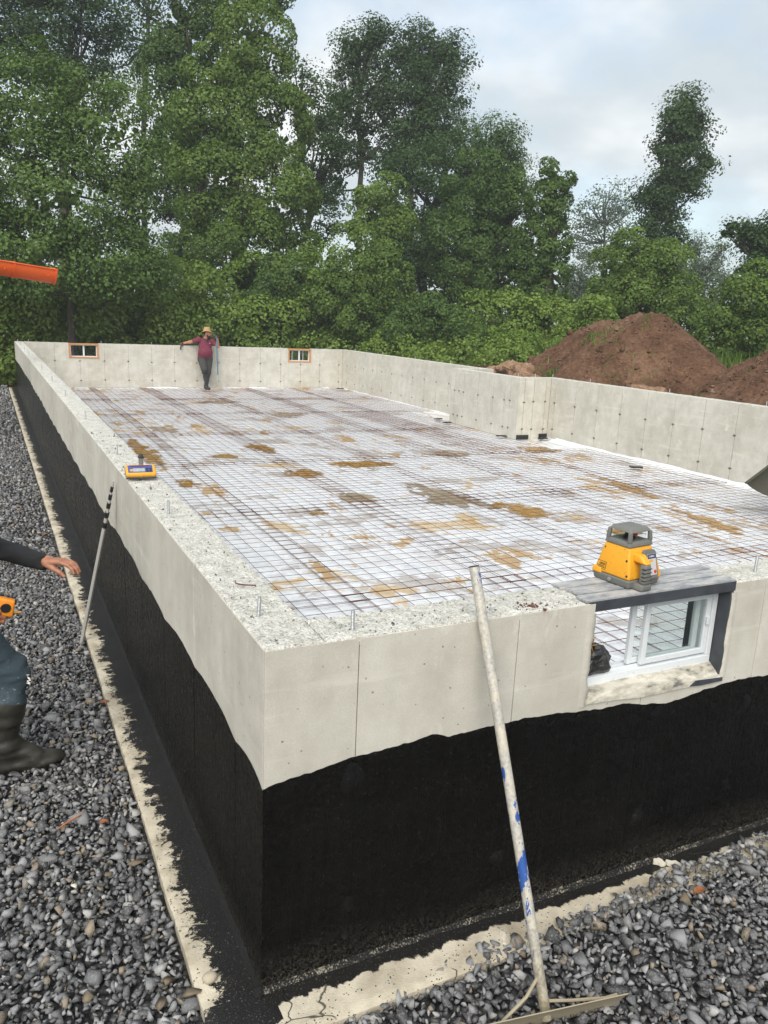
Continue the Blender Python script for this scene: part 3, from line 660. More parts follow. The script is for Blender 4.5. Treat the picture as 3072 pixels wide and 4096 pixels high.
# ------------------------------------------------------------------ anchor bolts
prof = [(0.0065, 0.0)]
for k in range(14): prof += [(0.0068, 0.004+k*0.0048), (0.0056, 0.0064+k*0.0048)]
prof += [(0.0058, 0.0715), (0.004, 0.073)]
bolt_me = MB().lathe(prof, 10).data('anchor_bolt', GALV, True)
ORD = ['first', 'second', 'third', 'fourth', 'fifth', 'sixth', 'seventh', 'eighth', 'ninth', 'tenth', 'eleventh', 'twelfth', 'thirteenth']
def bolts(pts, what, group):
    for k, (x, y) in enumerate(pts):
        o = bpy.data.objects.new('anchor_bolt', bolt_me); C.objects.link(o); o.location = (x, y, WH-0.006); o.rotation_euler = (random.uniform(-.06, .06), random.uniform(-.06, .06), random.uniform(0, 6))
        tag(o, what % ORD[k], 'bolt', group)
bolts([(0.066, y) for y in (0.274, 1.742, 3.468, 5.361, 7.28, 9.155, 11.25, 12.98, 15.11, 16.95, 19.1, 20.6)], 'threaded steel anchor bolt on the left wall, %s from the near corner', 'anchor bolts on the left wall')
bolts([(0.31, 0.055), (2.193, 0.08)], 'threaded steel anchor bolt on the front wall, %s from the near corner', 'anchor bolts on the front wall')
bolts([(0.33, WY-.1), (2.13, WY-.1), (3.46, WY-.1), (7.2, WY-.1), (8.72, WY-.1)], 'small steel anchor bolt on top of the far wall, %s from the left', 'anchor bolts on the far wall')
bolts([(XE-.1, y) for y in (20.2, 18.3, 16.4, 14.6)]+[(BXI+.1, 12.2), (BXI+.12, 10.78)]+[(8.85, BY0+.1), (XE-.1, BY0+.1), (XE-.1, 9.55), (XE-.1, 7.6), (XE-.1, 5.75)], 'small steel anchor bolt on the right wall, %s counted from the far corner', 'anchor bolts on the right wall')

# ------------------------------------------------------------------ plastic sheet, puddles, wire mesh
def sheet_z(X, Y):
    P = np.stack([X, Y, X*0], -1)
    z = 0.012 + 0.010*fbm(P*1.7, 3) + 0.006*fbm(P*6.5+4, 3)
    e = np.minimum(np.minimum(X-TH, WX-X), np.minimum(Y-TH, IF-Y)); bump = np.maximum(0, 0.05-e)
    return z + bump*(0.9+0.5*fbm(P*2.3+8, 2))
V, F = grid_mesh(np.linspace(TH+0.002, WX-0.003, 112), np.linspace(TH+0.002, IF-0.003, 250), sheet_z)
tag(mobj('plastic_sheet', V, F, SHEET, smooth=True), 'white plastic vapour barrier sheet covering the whole floor, stained with mud', 'sheet')
# loose fold of plastic along the right wall
ys = np.arange(0.4, 10.3, 0.06); P = np.stack([ys, ys*0, ys*0], -1); rows = []
wdt = 0.20+0.10*fbm(P*0.8, 3); hgt = 0.055+0.03*fbm(P*1.5+3, 3)
for t in (0, .25, .5, .75, 1.0):
    rows.append(np.stack([WX-0.004-wdt*t, ys, 0.014+hgt*(1-t)**1.4+0.012*fbm(np.stack([ys*5, ys*0+t*3, ys*0], -1), 3)*(1-t)+0.012*(1-t)], -1))
V = np.stack(rows, 1).reshape(-1, 3)
PLAIN_SHEET = plain('clean_white_poly', (0.70, 0.72, 0.74), 0.35, 0, 0.06, 4)
tag(mobj('sheet_flap', V, [(i*5+j, i*5+j+1, (i+1)*5+j+1, (i+1)*5+j) for i in range(len(ys)-1) for j in range(4)], PLAIN_SHEET, smooth=True), 'clean white plastic flap folded up along the right wall', 'sheet')

def puddle(x, y, rx, ry, ang, mat, label, seed):
    rx *= 1.25; ry *= 1.2
    n = 46; th = np.arange(n)*2*math.pi/n; u = np.stack([np.cos(th), np.sin(th), th*0+seed*3.1], -1)
    rings = []
    rr = 0.62+0.75*vnoise(u*1.6+seed)+0.28*fbm(u*5+seed, 3); ca, sa = math.cos(ang), math.sin(ang)
    for s in (0.02, 0.35, 0.7, 0.92, 1.0):
        a, b = rx*rr*np.cos(th)*s, ry*rr*np.sin(th)*s
        X, Y = np.clip(x+a*ca-b*sa, TH+.03, WX-.03), np.clip(y+a*sa+b*ca, TH+.03, IF-.03)
        rings.append(np.stack([X, Y, sheet_z(X, Y)*0.5+0.0135], -1))
    V = np.concatenate(rings); F = [(k*n+j, k*n+(j+1) % n, (k+1)*n+(j+1) % n, (k+1)*n+j) for k in range(4) for j in range(n)]+[tuple(range(n))[::-1]]
    V[:, 2] = np.maximum(V[:, 2], sheet_z(V[:, 0], V[:, 1])+0.0025)
    o = mobj('puddle', V, F, mat, smooth=True); at = o.data.attributes.new('rim', 'FLOAT', 'POINT'); at.data.foreach_set('value', np.repeat([0.0, .2, .5, .85, 1.0], n).astype(np.float32)); return tag(o, label, 'puddle', 'puddles on the plastic sheet')
PD = [(1.42, 10.6, .20, 1.7, 0.03, PUD, 'long rusty puddle on the plastic beside the left wall'), (4.45, 6.5, .34, .95, 0.05, PUD2, 'largest muddy brown puddle in the middle of the floor'),
      (5.05, 5.55, .25, .5, .2, PUD, 'yellowish end of the big puddle in the middle of the floor'), (4.5, 8.75, .55, .32, 0.1, PUD, 'yellow-brown puddle beyond the big muddy one'), (3.26, 8.35, .26, .30, .4, PUD, 'rusty puddle left of the floor centre, near the yellow receiver'),
      (1.55, 8.05, .16, .26, .1, PUD, 'small rusty puddle by the left wall behind the receiver'), (2.55, 9.9, .18, .22, .3, PUD, 'small rusty puddle between left wall and centre'),
      (3.3, 10.6, .22, .45, .1, PUD, 'narrow rusty puddle left of centre, far half'), (2.56, 6.1, .14, .17, .2, PUD, 'small brown puddle near the left front floor'),
      (7.35, 6.2, .16, .75, -.1, PUD, 'long orange puddle on the right side of the floor'), (6.9, 4.4, .17, .75, -.12, PUD, 'orange streak puddle right of the laser level'),
      (3.35, 6.7, .25, .32, .3, PUD2, 'grey muddy puddle left of the big puddle'), (5.3, 14.8, .5, .5, .2, PUD2, 'muddy patch of water in the far half of the floor'), (2.2, 12.9, .25, .5, 0, PUD2, 'grey-brown puddle in the far left of the floor'),
      (8.2, 9.5, .4, .35, 0, PUD, 'rusty puddle before the recess wall'), (6.3, 9.4, .4, .35, .5, PUD2, 'grey puddle in the right half before the recess'), (5.55, 4.35, .2, .22, .1, PUD, 'small orange puddle beyond the laser level'), (4.4, 17.5, .6, .4, .3, PUD2, 'far muddy puddle near the man')]
for k, a in enumerate(PD): puddle(*a, k+1)

WR = 0.0021
def wire_mesh(length, seed):
    r = np.random.default_rng(seed); n = 7; t = np.linspace(0, 1, n)
    P = np.stack([t*length, 0.006*np.cumsum(r.normal(size=n))*0.5, 0.003*r.normal(size=n)], -1)
    P[:, 1] -= np.linspace(P[0, 1], P[-1, 1], n)
    return MB().tube(P, WR, 5, caps=True).data('wire', RUST)
CELL = 0.15; SW, SL = 11*CELL+0.02, 21*CELL+0.02
long_m = [wire_mesh(SL, k) for k in range(5)]; short_m = [wire_mesh(SW, 40+k) for k in range(5)]
ncol, nrow = 6, 7
COLN = ['left wall column', 'second column from left', 'third column from left', 'third column from right', 'second column from right', 'right wall column']
CX = [0, 10, 19, 29, 38, 48]; RY = [0, 20, 39, 59, 78, 98, 117]
ROWN = ['row nearest the front wall', 'second row from front', 'third row from front', 'middle row', 'third row from far wall', 'second row from far wall', 'row along the far wall']
for ci in range(ncol):
    for ri in range(nrow):
        x0 = TH+0.03 + CX[ci]*CELL + random.uniform(-.014, .014); y0 = TH+0.02 + RY[ri]*CELL + random.uniform(-.018, .018)
        x0 = min(max(x0, TH+0.015), WX-SW-0.015); y0 = min(max(y0, TH+.01), IF-SL-.01)
        if ci == ncol-1 and ri in (3, 4): x0 = BXI-SW-0.05 if BY0-SL < y0 < BY1 else x0
        lift = 0.006*((ci+ri) % 2)+0.002*(ci % 3)
        e = tag(empty('wire_mesh_sheet', (x0, y0, 0.036+lift), 0.0), 'rusty welded wire mesh sheet, %s, %s' % (COLN[ci], ROWN[ri]), 'wire mesh', 'welded wire mesh sheets laid on the floor')
        rz = random.uniform(-.003, .003)
        Rz = Matrix.Rotation(rz, 4, 'Z')
        for k in range(12):
            o = bpy.data.objects.new('wire', random.choice(long_m)); C.objects.link(o); o.parent = e
            o.matrix_basis = Rz @ Matrix.Translation((0.01+k*CELL, 0, 0.0)) @ Matrix.Rotation(math.pi/2, 4, 'Z')
        for k in range(22):
            o = bpy.data.objects.new('wire', random.choice(short_m)); C.objects.link(o); o.parent = e
            o.matrix_basis = Rz @ Matrix.Translation((0, 0.01+k*CELL, 0.006))

# ------------------------------------------------------------------ gravel
def stone_shape(r):
    pts = r.normal(size=(11, 3)); pts /= np.linalg.norm(pts, axis=1)[:, None]; pts *= r.uniform(0.7, 1.12, (11, 1)); pts *= np.array([1.15, r.uniform(.7, 1), r.uniform(.55, .8)])
    bm = bmesh.new()
    for p in pts: bm.verts.new(p)
    res = bmesh.ops.convex_hull(bm, input=bm.verts[:])
    bmesh.ops.delete(bm, geom=[v for v in bm.verts if not v.link_faces], context='VERTS')
    bmesh.ops.triangulate(bm, faces=bm.faces[:]); bm.verts.index_update()
    V = np.array([v.co[:] for v in bm.verts]); F = np.array([[v.index for v in f.verts] for f in bm.faces]); bm.free(); return V, F
shapes = [stone_shape(np.random.default_rng(100+k)) for k in range(16)]
def front_edge(x):   # where the gravel covers the front footing
    return np.interp(x, [-2, 0.05, 0.15, 0.35, 0.55, 0.62, 0.70, 0.80, 0.95, 1.2, 1.55, 1.9, 2.4, 3.0, 9], [-.205, -.205, -.20, -.17, -.150, -.125, -.135, -.115, -.15, -.135, -.125, -.09, -.065, -.06, -.06])
def gravel_z(X, Y):
    P = np.stack([X, Y, X*0], -1)
    left = -0.030 + 0.012*fbm(P*1.6, 3); rise = sstep(0.2, 1.6, X)*sstep(-0.75, -0.2, Y)*0.042 + sstep(0.4, 2.0, X)*0.012
    return left + np.where(Y < 0.0, rise, 0) + 0.05*sstep(-0.5, -1.6, Y)*0.3
def pts_grid(x0, x1, y0, y1, sp):
    X, Y = np.meshgrid(np.arange(x0, x1, sp), np.arange(y0, y1, sp), indexing='ij')
    X = X+rng.uniform(-.45, .45, X.shape)*sp; Y = Y+rng.uniform(-.45, .45, Y.shape)*sp; return X.ravel(), Y.ravel()
sets = []
for (x0, x1, y0, y1, sp, rr, ly) in [(-1.25, -0.2, -1.0, 5.5, 0.0245, 0.0148, 0), (-1.25, -0.2, -1.0, 4.5, 0.040, 0.0165, 1), (-1.3, -0.2, 5.5, 12, 0.039, 0.020, 0), (-1.2, -0.2, 12, 22.2, 0.07, 0.028, 0), (-0.2, 3.0, -1.25, 0.0, 0.0245, 0.0150, 0), (-0.2, 3.0, -1.25, 0.0, 0.040, 0.0172, 1), (3.0, 5.0, -1.2, 0.0, 0.05, 0.023, 0)]:
    X, Y = pts_grid(x0, x1, y0, y1, sp)
    keep = ((X < -0.212+0.012*fbm(np.stack([X*8, Y*8, X*0], -1), 2)) & (Y > -0.22)) | (Y < front_edge(X)+0.025*fbm(np.stack([X*9, Y*0, X*0+3], -1), 3)-0.01)
    keep &= ~((X < -1.7) | ((X > -0.2) & (Y > -0.05)))
    X, Y = X[keep], Y[keep]; n = len(X)
    sz = rr*0.93*np.exp(rng.normal(0, 0.38, n)); Z = gravel_z(X, Y)+rng.uniform(-.004, .008, n)+(0.008 if ly else 0)
    sets.append(np.stack([X, Y, Z, sz], -1))
G = np.concatenate(sets)
def rand_rots(n):
    q = rng.normal(size=(n, 4)); q[:, 1:3] *= 0.45; q /= np.linalg.norm(q, axis=1)[:, None]; a, b, c, d = q.T
    return np.stack([np.stack([1-2*(c*c+d*d), 2*(b*c-a*d), 2*(b*d+a*c)], -1), np.stack([2*(b*c+a*d), 1-2*(b*b+d*d), 2*(c*d-a*b)], -1), np.stack([2*(b*d-a*c), 2*(c*d+a*b), 1-2*(b*b+c*c)], -1)], 1)
RR = rand_rots(len(G)); KIND = rng.integers(0, 16, len(G))
rel = G[:, :3]-CAM; zc = rel@FWD; u = (rel@RIGHT)/zc*FPX+1536; v_ = 2048-(rel@UP)/zc*FPX
app = np.where((zc > 0) & (u > 20) & (u < 3050) & (v_ > 0) & (v_ < 4080), G[:, 3]/np.maximum(zc, .1), 0)
near = np.argsort(-app)[:300]; rest = np.ones(len(G), bool); rest[near] = False
base_poly = []
V, F = grid_mesh(np.concatenate([np.arange(-2.6, -0.19, 0.1), [-0.195]]), np.arange(-3.2, 22.4, 0.1), lambda X, Y: gravel_z(X, Y)-0.012)
mb = MB(); mb.add(V, F)
V, F = grid_mesh(np.arange(-0.195, 9.9, 0.1), np.concatenate([np.arange(-3.2, -0.21, 0.1), [-0.205]]), lambda X, Y: gravel_z(X, Y)-0.012); mb.add(V, F)
bed = struct(mb.obj('gravel_bed', GBASE, smooth=True, fixn=False))
Vs, Fs, off = [], [], 0
for k in range(16):
    ii = np.where(rest & (KIND == k))[0]; SV, SF = shapes[k]
    V = np.einsum('nij,vj->nvi', RR[ii], SV)*G[ii, 3][:, None, None] + G[ii, None, :3]
    F = (SF[None]+(np.arange(len(ii))*len(SV))[:, None, None]).reshape(-1, 3)+off; off += len(ii)*len(SV)
    Vs.append(V.reshape(-1, 3)); Fs.append(F)
stuff(mobj('gravel', np.concatenate(Vs), np.concatenate(Fs), STONE, bed))
smesh = [mesh_data('stone', *shapes[k], STONE) for k in range(16)]
for i in near:
    o = bpy.data.objects.new('stone', smesh[KIND[i]]); C.objects.link(o); o.parent = bed
    o.matrix_basis = Matrix.Translation(G[i, :3].tolist()) @ Matrix(RR[i].tolist()).to_4x4() @ Matrix.Scale(float(G[i, 3]), 4)
# ------------------------------------------------------------------ foliage
def leaf_mesh(P, N, size, droop=0.3):
    n = len(P); N = N/(np.linalg.norm(N, axis=1)[:, None]+1e-9)
    T = rng.normal(size=(n, 3)); T[:, 2] -= droop*2.0; T -= (T*N).sum(1)[:, None]*N; T /= np.linalg.norm(T, axis=1)[:, None]+1e-9
    B = np.cross(N, T); s = size[:, None]
    V = np.stack([P-T*s*0.5, P-T*s*0.02+B*s*0.40+N*s*0.10, P+T*s*0.5, P-T*s*0.02-B*s*0.40+N*s*0.10], 1).reshape(-1, 3)
    return V, np.arange(n*4).reshape(n, 4)
def unit(n):
    d = rng.normal(size=(n, 3)); return d/np.linalg.norm(d, axis=1)[:, None]
def blob_leaves(c, r, n, size, style, clump=0.55):
    """leaf positions and normals filling a lumpy ellipsoid; vines hang as a skin, trees gather in tufts"""
    c, r = np.asarray(c, float), np.asarray(r, float)
    toc = CAM-c; toc /= np.linalg.norm(toc)
    if style == 'vine':
        rl0 = float(np.clip(0.42*min(r[0], r[2]), 0.34, 0.85)); k = int(2.9*(r[0]*r[2])/(rl0*rl0))+6; per = max(5, int(n/k))
        d = unit(k*3); d = d[(d@toc > -0.30)][:k]; k = len(d); lump = 0.80*(1+0.24*fbm(d*2.1+c*0.37, 3))
        cc = c+d*r*lump[:, None]; rl = rl0*rng.uniform(0.65, 1.3, k)
        e = unit(k*per).reshape(k, per, 3)+d[:, None]*0.75+np.array([0, 0, 0.25]); e /= np.linalg.norm(e, axis=2)[..., None]
        P = (cc[:, None]+e*np.array([1, 1, 0.9])*(rl[:, None, None]*(1-0.28*rng.random((k, per, 1))**2))).reshape(-1, 3)
        Nn = e.reshape(-1, 3)+0.42*rng.normal(size=(k*per, 3)); Nn[:, 2] += 0.25
    else:
        area = (r[0]*r[1]*r[2])**(2/3.)*12; k = max(6, int(area/(clump*clump)*1.0)); per = max(4, int(n/k))
        d = unit(k*2); d = d[d@toc > -0.55][:k]; k = len(d)
        lump = 1+0.30*fbm(d*1.9+c*0.41, 3)
        cc = c+d*r*(lump*(0.55+0.45*rng.random(k)**0.5))[:, None]
        cr = clump*rng.uniform(0.55, 1.25, k)
        q = unit(k*per).reshape(k, per, 3)*(rng.random((k, per, 1))**0.45); q[..., 2] *= 0.62
        P = (cc[:, None]+q*cr[:, None, None]).reshape(-1, 3)
        Nn = (q*0.8+d[:, None]*0.5).reshape(-1, 3)+0.5*rng.normal(size=(k*per, 3)); Nn[:, 2] += 0.7
    return P, Nn
def foliage(name, blobs, mat, parent=None, size=0.12, layers=4.0, style='vine', clump=0.55, droop=0.3):
    Ps, Ns, Ss = [], [], []
    for c, r, npx in blobs:
        n = int(layers*npx*(1.5 if style == 'vine' else 1.25))
        P, Nn = blob_leaves(c, r, n, size, style, clump); Ps.append(P); Ns.append(Nn); Ss.append(size*rng.uniform(0.6, 1.3, len(P)))
        if style == 'vine' or layers >= 2.8:      # big inner leaves that make the mass opaque
            m_ = int(50+40*r[0]*r[2]*(1.0 if style == 'vine' else 0.7)); dd = unit(m_); Ps.append(np.asarray(c)+dd*np.asarray(r)*(0.60*rng.random((m_, 1))**0.45)); Ns.append(dd+0.6*rng.normal(size=(m_, 3))); Ss.append(0.25*rng.uniform(0.7, 1.2, m_))
    P = np.concatenate(Ps); N = np.concatenate(Ns); s = np.concatenate(Ss)
    ok = P[:, 2] > -0.1
    V, F = leaf_mesh(P[ok], N[ok], s[ok], droop); return mobj(name, V, F, mat, parent)
def px_blobs(spec, D, size, zr=0.8):
    """overview-pixel ellipses -> ellipsoids standing at distance D"""
    out_ = []
    for b in spec:
        cx, cy, rx, ry = b[:4]; dd = D+(b[4] if len(b) > 4 else 0)
        c, m = at_depth(cx, cy, dd); area = math.pi*rx*ry*m*m/(size*size*0.4)
        out_.append((c, (rx*m, max(0.35, min(rx, ry)*m*zr), ry*m), area))
    return out_
def trunk(parent, pts, r0, r1, limbs=None, seed=0):
    r = np.random.default_rng(seed); mb = MB(); P = np.array(pts, float); k = 9
    t = np.linspace(0, 1, k); idx = t*(len(P)-1); i0 = np.clip(idx.astype(int), 0, len(P)-2); fr = (idx-i0)[:, None]
    Q = P[i0]*(1-fr)+P[i0+1]*fr; Q[1:-1] += r.normal(0, r0*0.35, (k-2, 3))*np.array([1, 1, 0.2])
    mb.tube(Q, np.linspace(r0, r1, k), 7)
    for tip, start in (limbs or []):
        s = Q[min(k-1, int(start*(k-1)))]; tip = np.asarray(tip); mid = (s+tip)/2+np.array([0, 0, -0.08*np.linalg.norm(tip-s)])+r.normal(0, .1, 3)
        mb.tube([s, mid, tip], [r0*0.42*(1-start*0.5), r0*0.25, r0*0.06], 5)
    return mb.obj('trunk', BARK, parent, smooth=True)
def tree(name, label, D, spec, mat, size=0.12, layers=4.0, style='vine', clump=0.6, trunk_px=None, r0=0.22, group=None, droop=0.3, zr=0.8, nl=14, cat='tree'):
    bl = px_blobs(spec, D, size, zr); cx = trunk_px if trunk_px else [(spec[0][0], None)]
    top = max(b[0][2] for b in bl); bx, _ = at_depth(cx[0][0], 690, D)
    root = empty(name, (bx[0], bx[1], 0.0)); tag(root, label, cat, group)
    pts = [(bx[0], bx[1], -0.1)]
    if len(cx) > 1: pts += [tuple(at_depth(x, y, D)[0]) for x, y in cx[1:]]
    else:
        hi = max(bl, key=lambda b: b[0][2])[0]; pts += [((bx[0]+hi[0])/2, (bx[1]+hi[1])/2, hi[2]*0.5), tuple(hi)]
    limbs = []
    for c, r, a in bl:
        for _ in range(max(1, nl//len(bl))):
            d = unit(1)[0]; tip = np.array(c)+d*np.array(r)*0.8; limbs.append((tip, min(0.95, max(0.2, (tip[2]-0.2*abs(d[2]))/max(top, .1)*0.85))))
    trunk(root, pts, r0, r0*0.25, limbs, int(spec[0][0]))
    foliage('crown', bl, mat, root, size, layers, style, clump, droop)
    return root

T = lambda *a, **k: tree(*a[:5], a[5]*0.84, *a[6:], **k)
# left block
T('broadleaf_tree', 'light green broadleaf tree at the far left, behind the orange chute', 25, [(70, 250, 110, 150), (230, 300, 120, 130), (120, 430, 150, 120, -1), (290, 470, 80, 120), (-60, 420, 110, 200), (60, 560, 150, 90, -1.5), (250, 580, 120, 70, -1), (30, 640, 110, 55, 1.5)], LEAF_LIGHT, 0.105, 3.0, 'tuft', 0.62, group=None, nl=28, r0=0.12, trunk_px=[(150, 0), (150, 420), (190, 260)])
T('broadleaf_tree', 'dark tall tree at the upper left corner behind the light green tree', 36, [(40, 60, 130, 110), (150, 80, 110, 110), (210, 30, 70, 70), (-40, 0, 120, 100), (100, -60, 130, 70), (80, 190, 170, 100)], LEAF_DARK, 0.14, 2.6, 'tuft', 0.8, trunk_px=[(130, 0), (140, 300), (150, 60)], nl=30)
T('broadleaf_tree', 'thin open-crowned tree with sky showing through, top left', 40, [(300, 60, 60, 80), (330, 10, 70, 50), (265, 130, 50, 60), (350, 150, 40, 60), (310, -50, 80, 50)], LEAF_DARK, 0.14, 1.1, 'tuft', 0.6, trunk_px=[(310, 0), (312, 300), (318, 60), (322, -40)], r0=0.16, nl=40)
T('vine_covered_tree', 'tall vine-smothered tree with a leaning domed top, left of the sky', 30, [(545, 90, 85, 75), (480, 160, 75, 70), (560, 180, 72, 90), (470, 260, 90, 90), (570, 300, 95, 110), (480, 400, 105, 110), (600, 430, 90, 100), (510, 520, 110, 90, -.6), (630, 540, 60, 70)], LEAF_VINE2, 0.12, 3.6, 'vine', trunk_px=[(520, 0), (500, 350), (540, 100)], r0=0.3)
T('vine_covered_tree', 'vine-hung tree between the light green tree and the domed one', 32, [(400, 60, 70, 90), (450, 20, 80, 50), (380, 190, 75, 90), (360, 120, 50, 60), (400, 320, 55, 90), (540, 0, 70, 40, 3), (590, -10, 60, 30, 3)], LEAF_VINE, 0.12, 2.7, 'vine', trunk_px=[(425, 0), (430, 350), (410, 80)], r0=0.3)
T('broadleaf_tree', 'dark shaded tree with bare trunk in the gap beside the vine dome', 37, [(420, 450, 60, 150), (450, 560, 70, 60), (350, 380, 60, 100)], LEAF_DARK, 0.13, 3.0, 'tuft', 0.7, trunk_px=[(425, 0), (425, 450), (430, 300)], r0=0.28)
T('broadleaf_tree', 'leafy tree filling the gap right of the domed vine tree', 34, [(680, 220, 50, 60), (650, 180, 45, 40), (690, 320, 50, 70), (660, 400, 50, 60), (690, 470, 40, 60), (720, 300, 30, 60)], LEAF_DARK, 0.13, 2.2, 'tuft', 0.55, nl=24)
# centre
T('broadleaf_tree', 'tall open-crowned tree with a slender bare trunk against the sky', 38, [(760, 110, 40, 55), (800, 90, 40, 45), (770, 190, 55, 60), (830, 150, 45, 80), (735, 250, 45, 50), (840, 250, 42, 70), (790, 290, 30, 40), (730, 380, 40, 70), (845, 330, 40, 40)], LEAF_DARK, 0.13, 3.3, 'tuft', 0.80, trunk_px=[(780, 0), (778, 430), (778, 260), (800, 80)], r0=0.17, nl=45)
T('broadleaf_tree', 'tall leafy tree beside the slender one, right-hand crown against the sky', 38, [(890, 100, 45, 50), (935, 95, 42, 45), (975, 120, 30, 45), (900, 190, 50, 70), (965, 200, 40, 70), (930, 280, 65, 70), (880, 300, 40, 60), (960, 300, 40, 50), (910, 170, 30, 60)], LEAF_DARK, 0.13, 3.6, 'tuft', 0.80, trunk_px=[(900, 0), (890, 350), (925, 120)], r0=0.2, nl=40)
T('broadleaf_tree', 'bushy mid-height tree in the centre of the wood', 34, [(880, 400, 70, 70), (960, 380, 75, 75), (1030, 330, 60, 60), (900, 500, 90, 70), (1000, 480, 90, 80), (860, 580, 80, 70), (960, 590, 100, 70), (1080, 310, 45, 45)], LEAF_DARK, 0.125, 3.0, 'tuft', 0.80, trunk_px=[(920, 0), (915, 500), (930, 400)], r0=0.25, nl=24)
T('broadleaf_tree', 'wispy twig-topped tree behind the right vine tower', 40, [(1060, 290, 40, 40), (1105, 310, 25, 45), (1090, 360, 60, 50), (1130, 370, 35, 40), (1010, 290, 40, 40), (1150, 440, 30, 50)], LEAF_LIGHT, 0.11, 1.3, 'tuft', 0.5, nl=50, r0=0.15)
T('vine_covered_tree', 'broad vine-draped tree left of the vine tower', 31, [(1030, 420, 75, 85), (1090, 480, 60, 90), (1010, 530, 85, 90), (1090, 590, 75, 80), (1000, 620, 90, 55), (1110, 410, 40, 50)], LEAF_VINE, 0.12, 3.6, 'vine', r0=0.3)
T('vine_covered_tree', 'narrow vine tower with a rounded hooked top', 29.5, [(1195, 390, 38, 42), (1185, 450, 45, 60), (1180, 530, 48, 65), (1175, 610, 55, 65), (1150, 660, 60, 45), (1140, 560, 40, 70)], LEAF_VINE, 0.115, 3.8, 'vine', trunk_px=[(1180, 0), (1185, 500), (1195, 385)], r0=0.25)
T('vine_mound', 'round vine-covered mound in the middle below the tall trees', 26.5, [(780, 560, 80, 70), (770, 620, 90, 65), (830, 600, 60, 60), (720, 640, 60, 50), (800, 680, 90, 45)], LEAF_VINE2, 0.11, 3.4, 'vine', cat='vine mound', r0=0.1)
T('vine_mound', 'upper vine hood on a dead trunk in the centre', 29, [(825, 430, 58, 45), (800, 480, 45, 45), (855, 480, 35, 50), (840, 530, 45, 50)], LEAF_VINE2, 0.115, 3.4, 'vine', cat='vine mound', r0=0.15)
T('vine_mound', 'low dense vine mound right of the round one', 25.5, [(940, 690, 75, 45), (880, 710, 60, 40), (1000, 715, 60, 35)], LEAF_VINE, 0.105, 3.2, 'vine', cat='vine mound', r0=0.08)
T('vine_mound', 'low dark vine mound left of the round one', 27, [(630, 600, 70, 45), (690, 640, 60, 45), (590, 640, 60, 40)], LEAF_VINE, 0.11, 3.2, 'vine', cat='vine mound', r0=0.08)
# right
T('broadleaf_tree', 'pale misty thin-leaved tree far behind the wood on the right', 62, [(1290, 450, 50, 45), (1330, 430, 35, 40), (1260, 480, 35, 50), (1310, 520, 50, 40), (1350, 470, 35, 45), (1270, 540, 30, 40), (1240, 520, 20, 30)], LEAF_HAZY, 0.19, 1.15, 'tuft', 0.8, trunk_px=[(1300, 0), (1303, 560), (1310, 420)], r0=0.16, nl=60)
T('broadleaf_tree', 'tall narrow leaning tree standing alone against the sky on the right', 37, [(1480, 250, 46, 46), (1485, 225, 30, 24), (1455, 290, 46, 48), (1500, 290, 36, 45), (1470, 345, 60, 45), (1440, 400, 50, 45), (1500, 390, 30, 30), (1420, 450, 55, 45), (1400, 420, 25, 30), (1530, 355, 14, 14), (1430, 510, 55, 45), (1410, 570, 70, 45)], LEAF_DARK, 0.125, 4.4, 'tuft', 0.70, trunk_px=[(1400, 0), (1420, 480), (1470, 280)], r0=0.2, nl=40)
T('vine_covered_tree', 'vine-covered tree heap behind the dirt mound', 29, [(1380, 560, 75, 60), (1330, 590, 60, 55), (1440, 590, 60, 60), (1390, 640, 90, 55), (1460, 650, 60, 55), (1500, 690, 45, 40), (1330, 660, 60, 45)], LEAF_VINE2, 0.11, 3.4, 'vine', r0=0.2)
T('broadleaf_tree', 'locust tree with an arching branch at the right edge', 31, [(1640, 530, 50, 45), (1610, 500, 30, 20), (1585, 490, 20, 12), (1690, 510, 60, 60), (1650, 590, 60, 45), (1570, 505, 12, 10)], LEAF_DARK, 0.12, 2.8, 'tuft', 0.5, trunk_px=[(1680, 0), (1670, 600), (1660, 520)], r0=0.2, nl=24)
T('vine_covered_tree', 'vine wall at the right edge above the tall grass', 26, [(1640, 640, 70, 70), (1590, 680, 60, 65), (1660, 720, 70, 55), (1570, 720, 55, 45), (1720, 660, 60, 90)], LEAF_VINE2, 0.105, 3.6, 'vine', r0=0.15)
T('broadleaf_tree', 'hazy grey-green tree between the lone tree and the right edge', 55, [(1520, 560, 45, 40), (1540, 620, 50, 50), (1480, 600, 40, 50), (1500, 530, 20, 25), (1560, 540, 25, 20)], LEAF_HAZY, 0.17, 2.2, 'tuft', 0.8, nl=24)
T('pine_tree', 'dim blue-green pine in the gap right of the vine tower', 52, [(1255, 600, 40, 50), (1240, 650, 40, 40), (1280, 650, 40, 40)], LEAF_HAZY, 0.14, 3.0, 'tuft', 0.6, nl=16)
T('shrub', 'small bright shrub in the gap left of the dirt mound', 27, [(1255, 680, 35, 35), (1290, 660, 30, 30), (1225, 700, 30, 25), (1300, 700, 35, 25)], LEAF_BUSH, 0.10, 3.2, 'tuft', 0.4, cat='shrub', r0=0.05)
# distant wood seen through gaps
bl = []
for x in range(-60, 1720, 55): bl += px_blobs([(x, 660+random.uniform(-15, 10), 60, 55+random.uniform(0, 25))], 66, 0.26, 0.6)
stuff(foliage('distant_wood', bl, LEAF_DARK, None, 0.26, 1.6, 'tuft', 1.2))
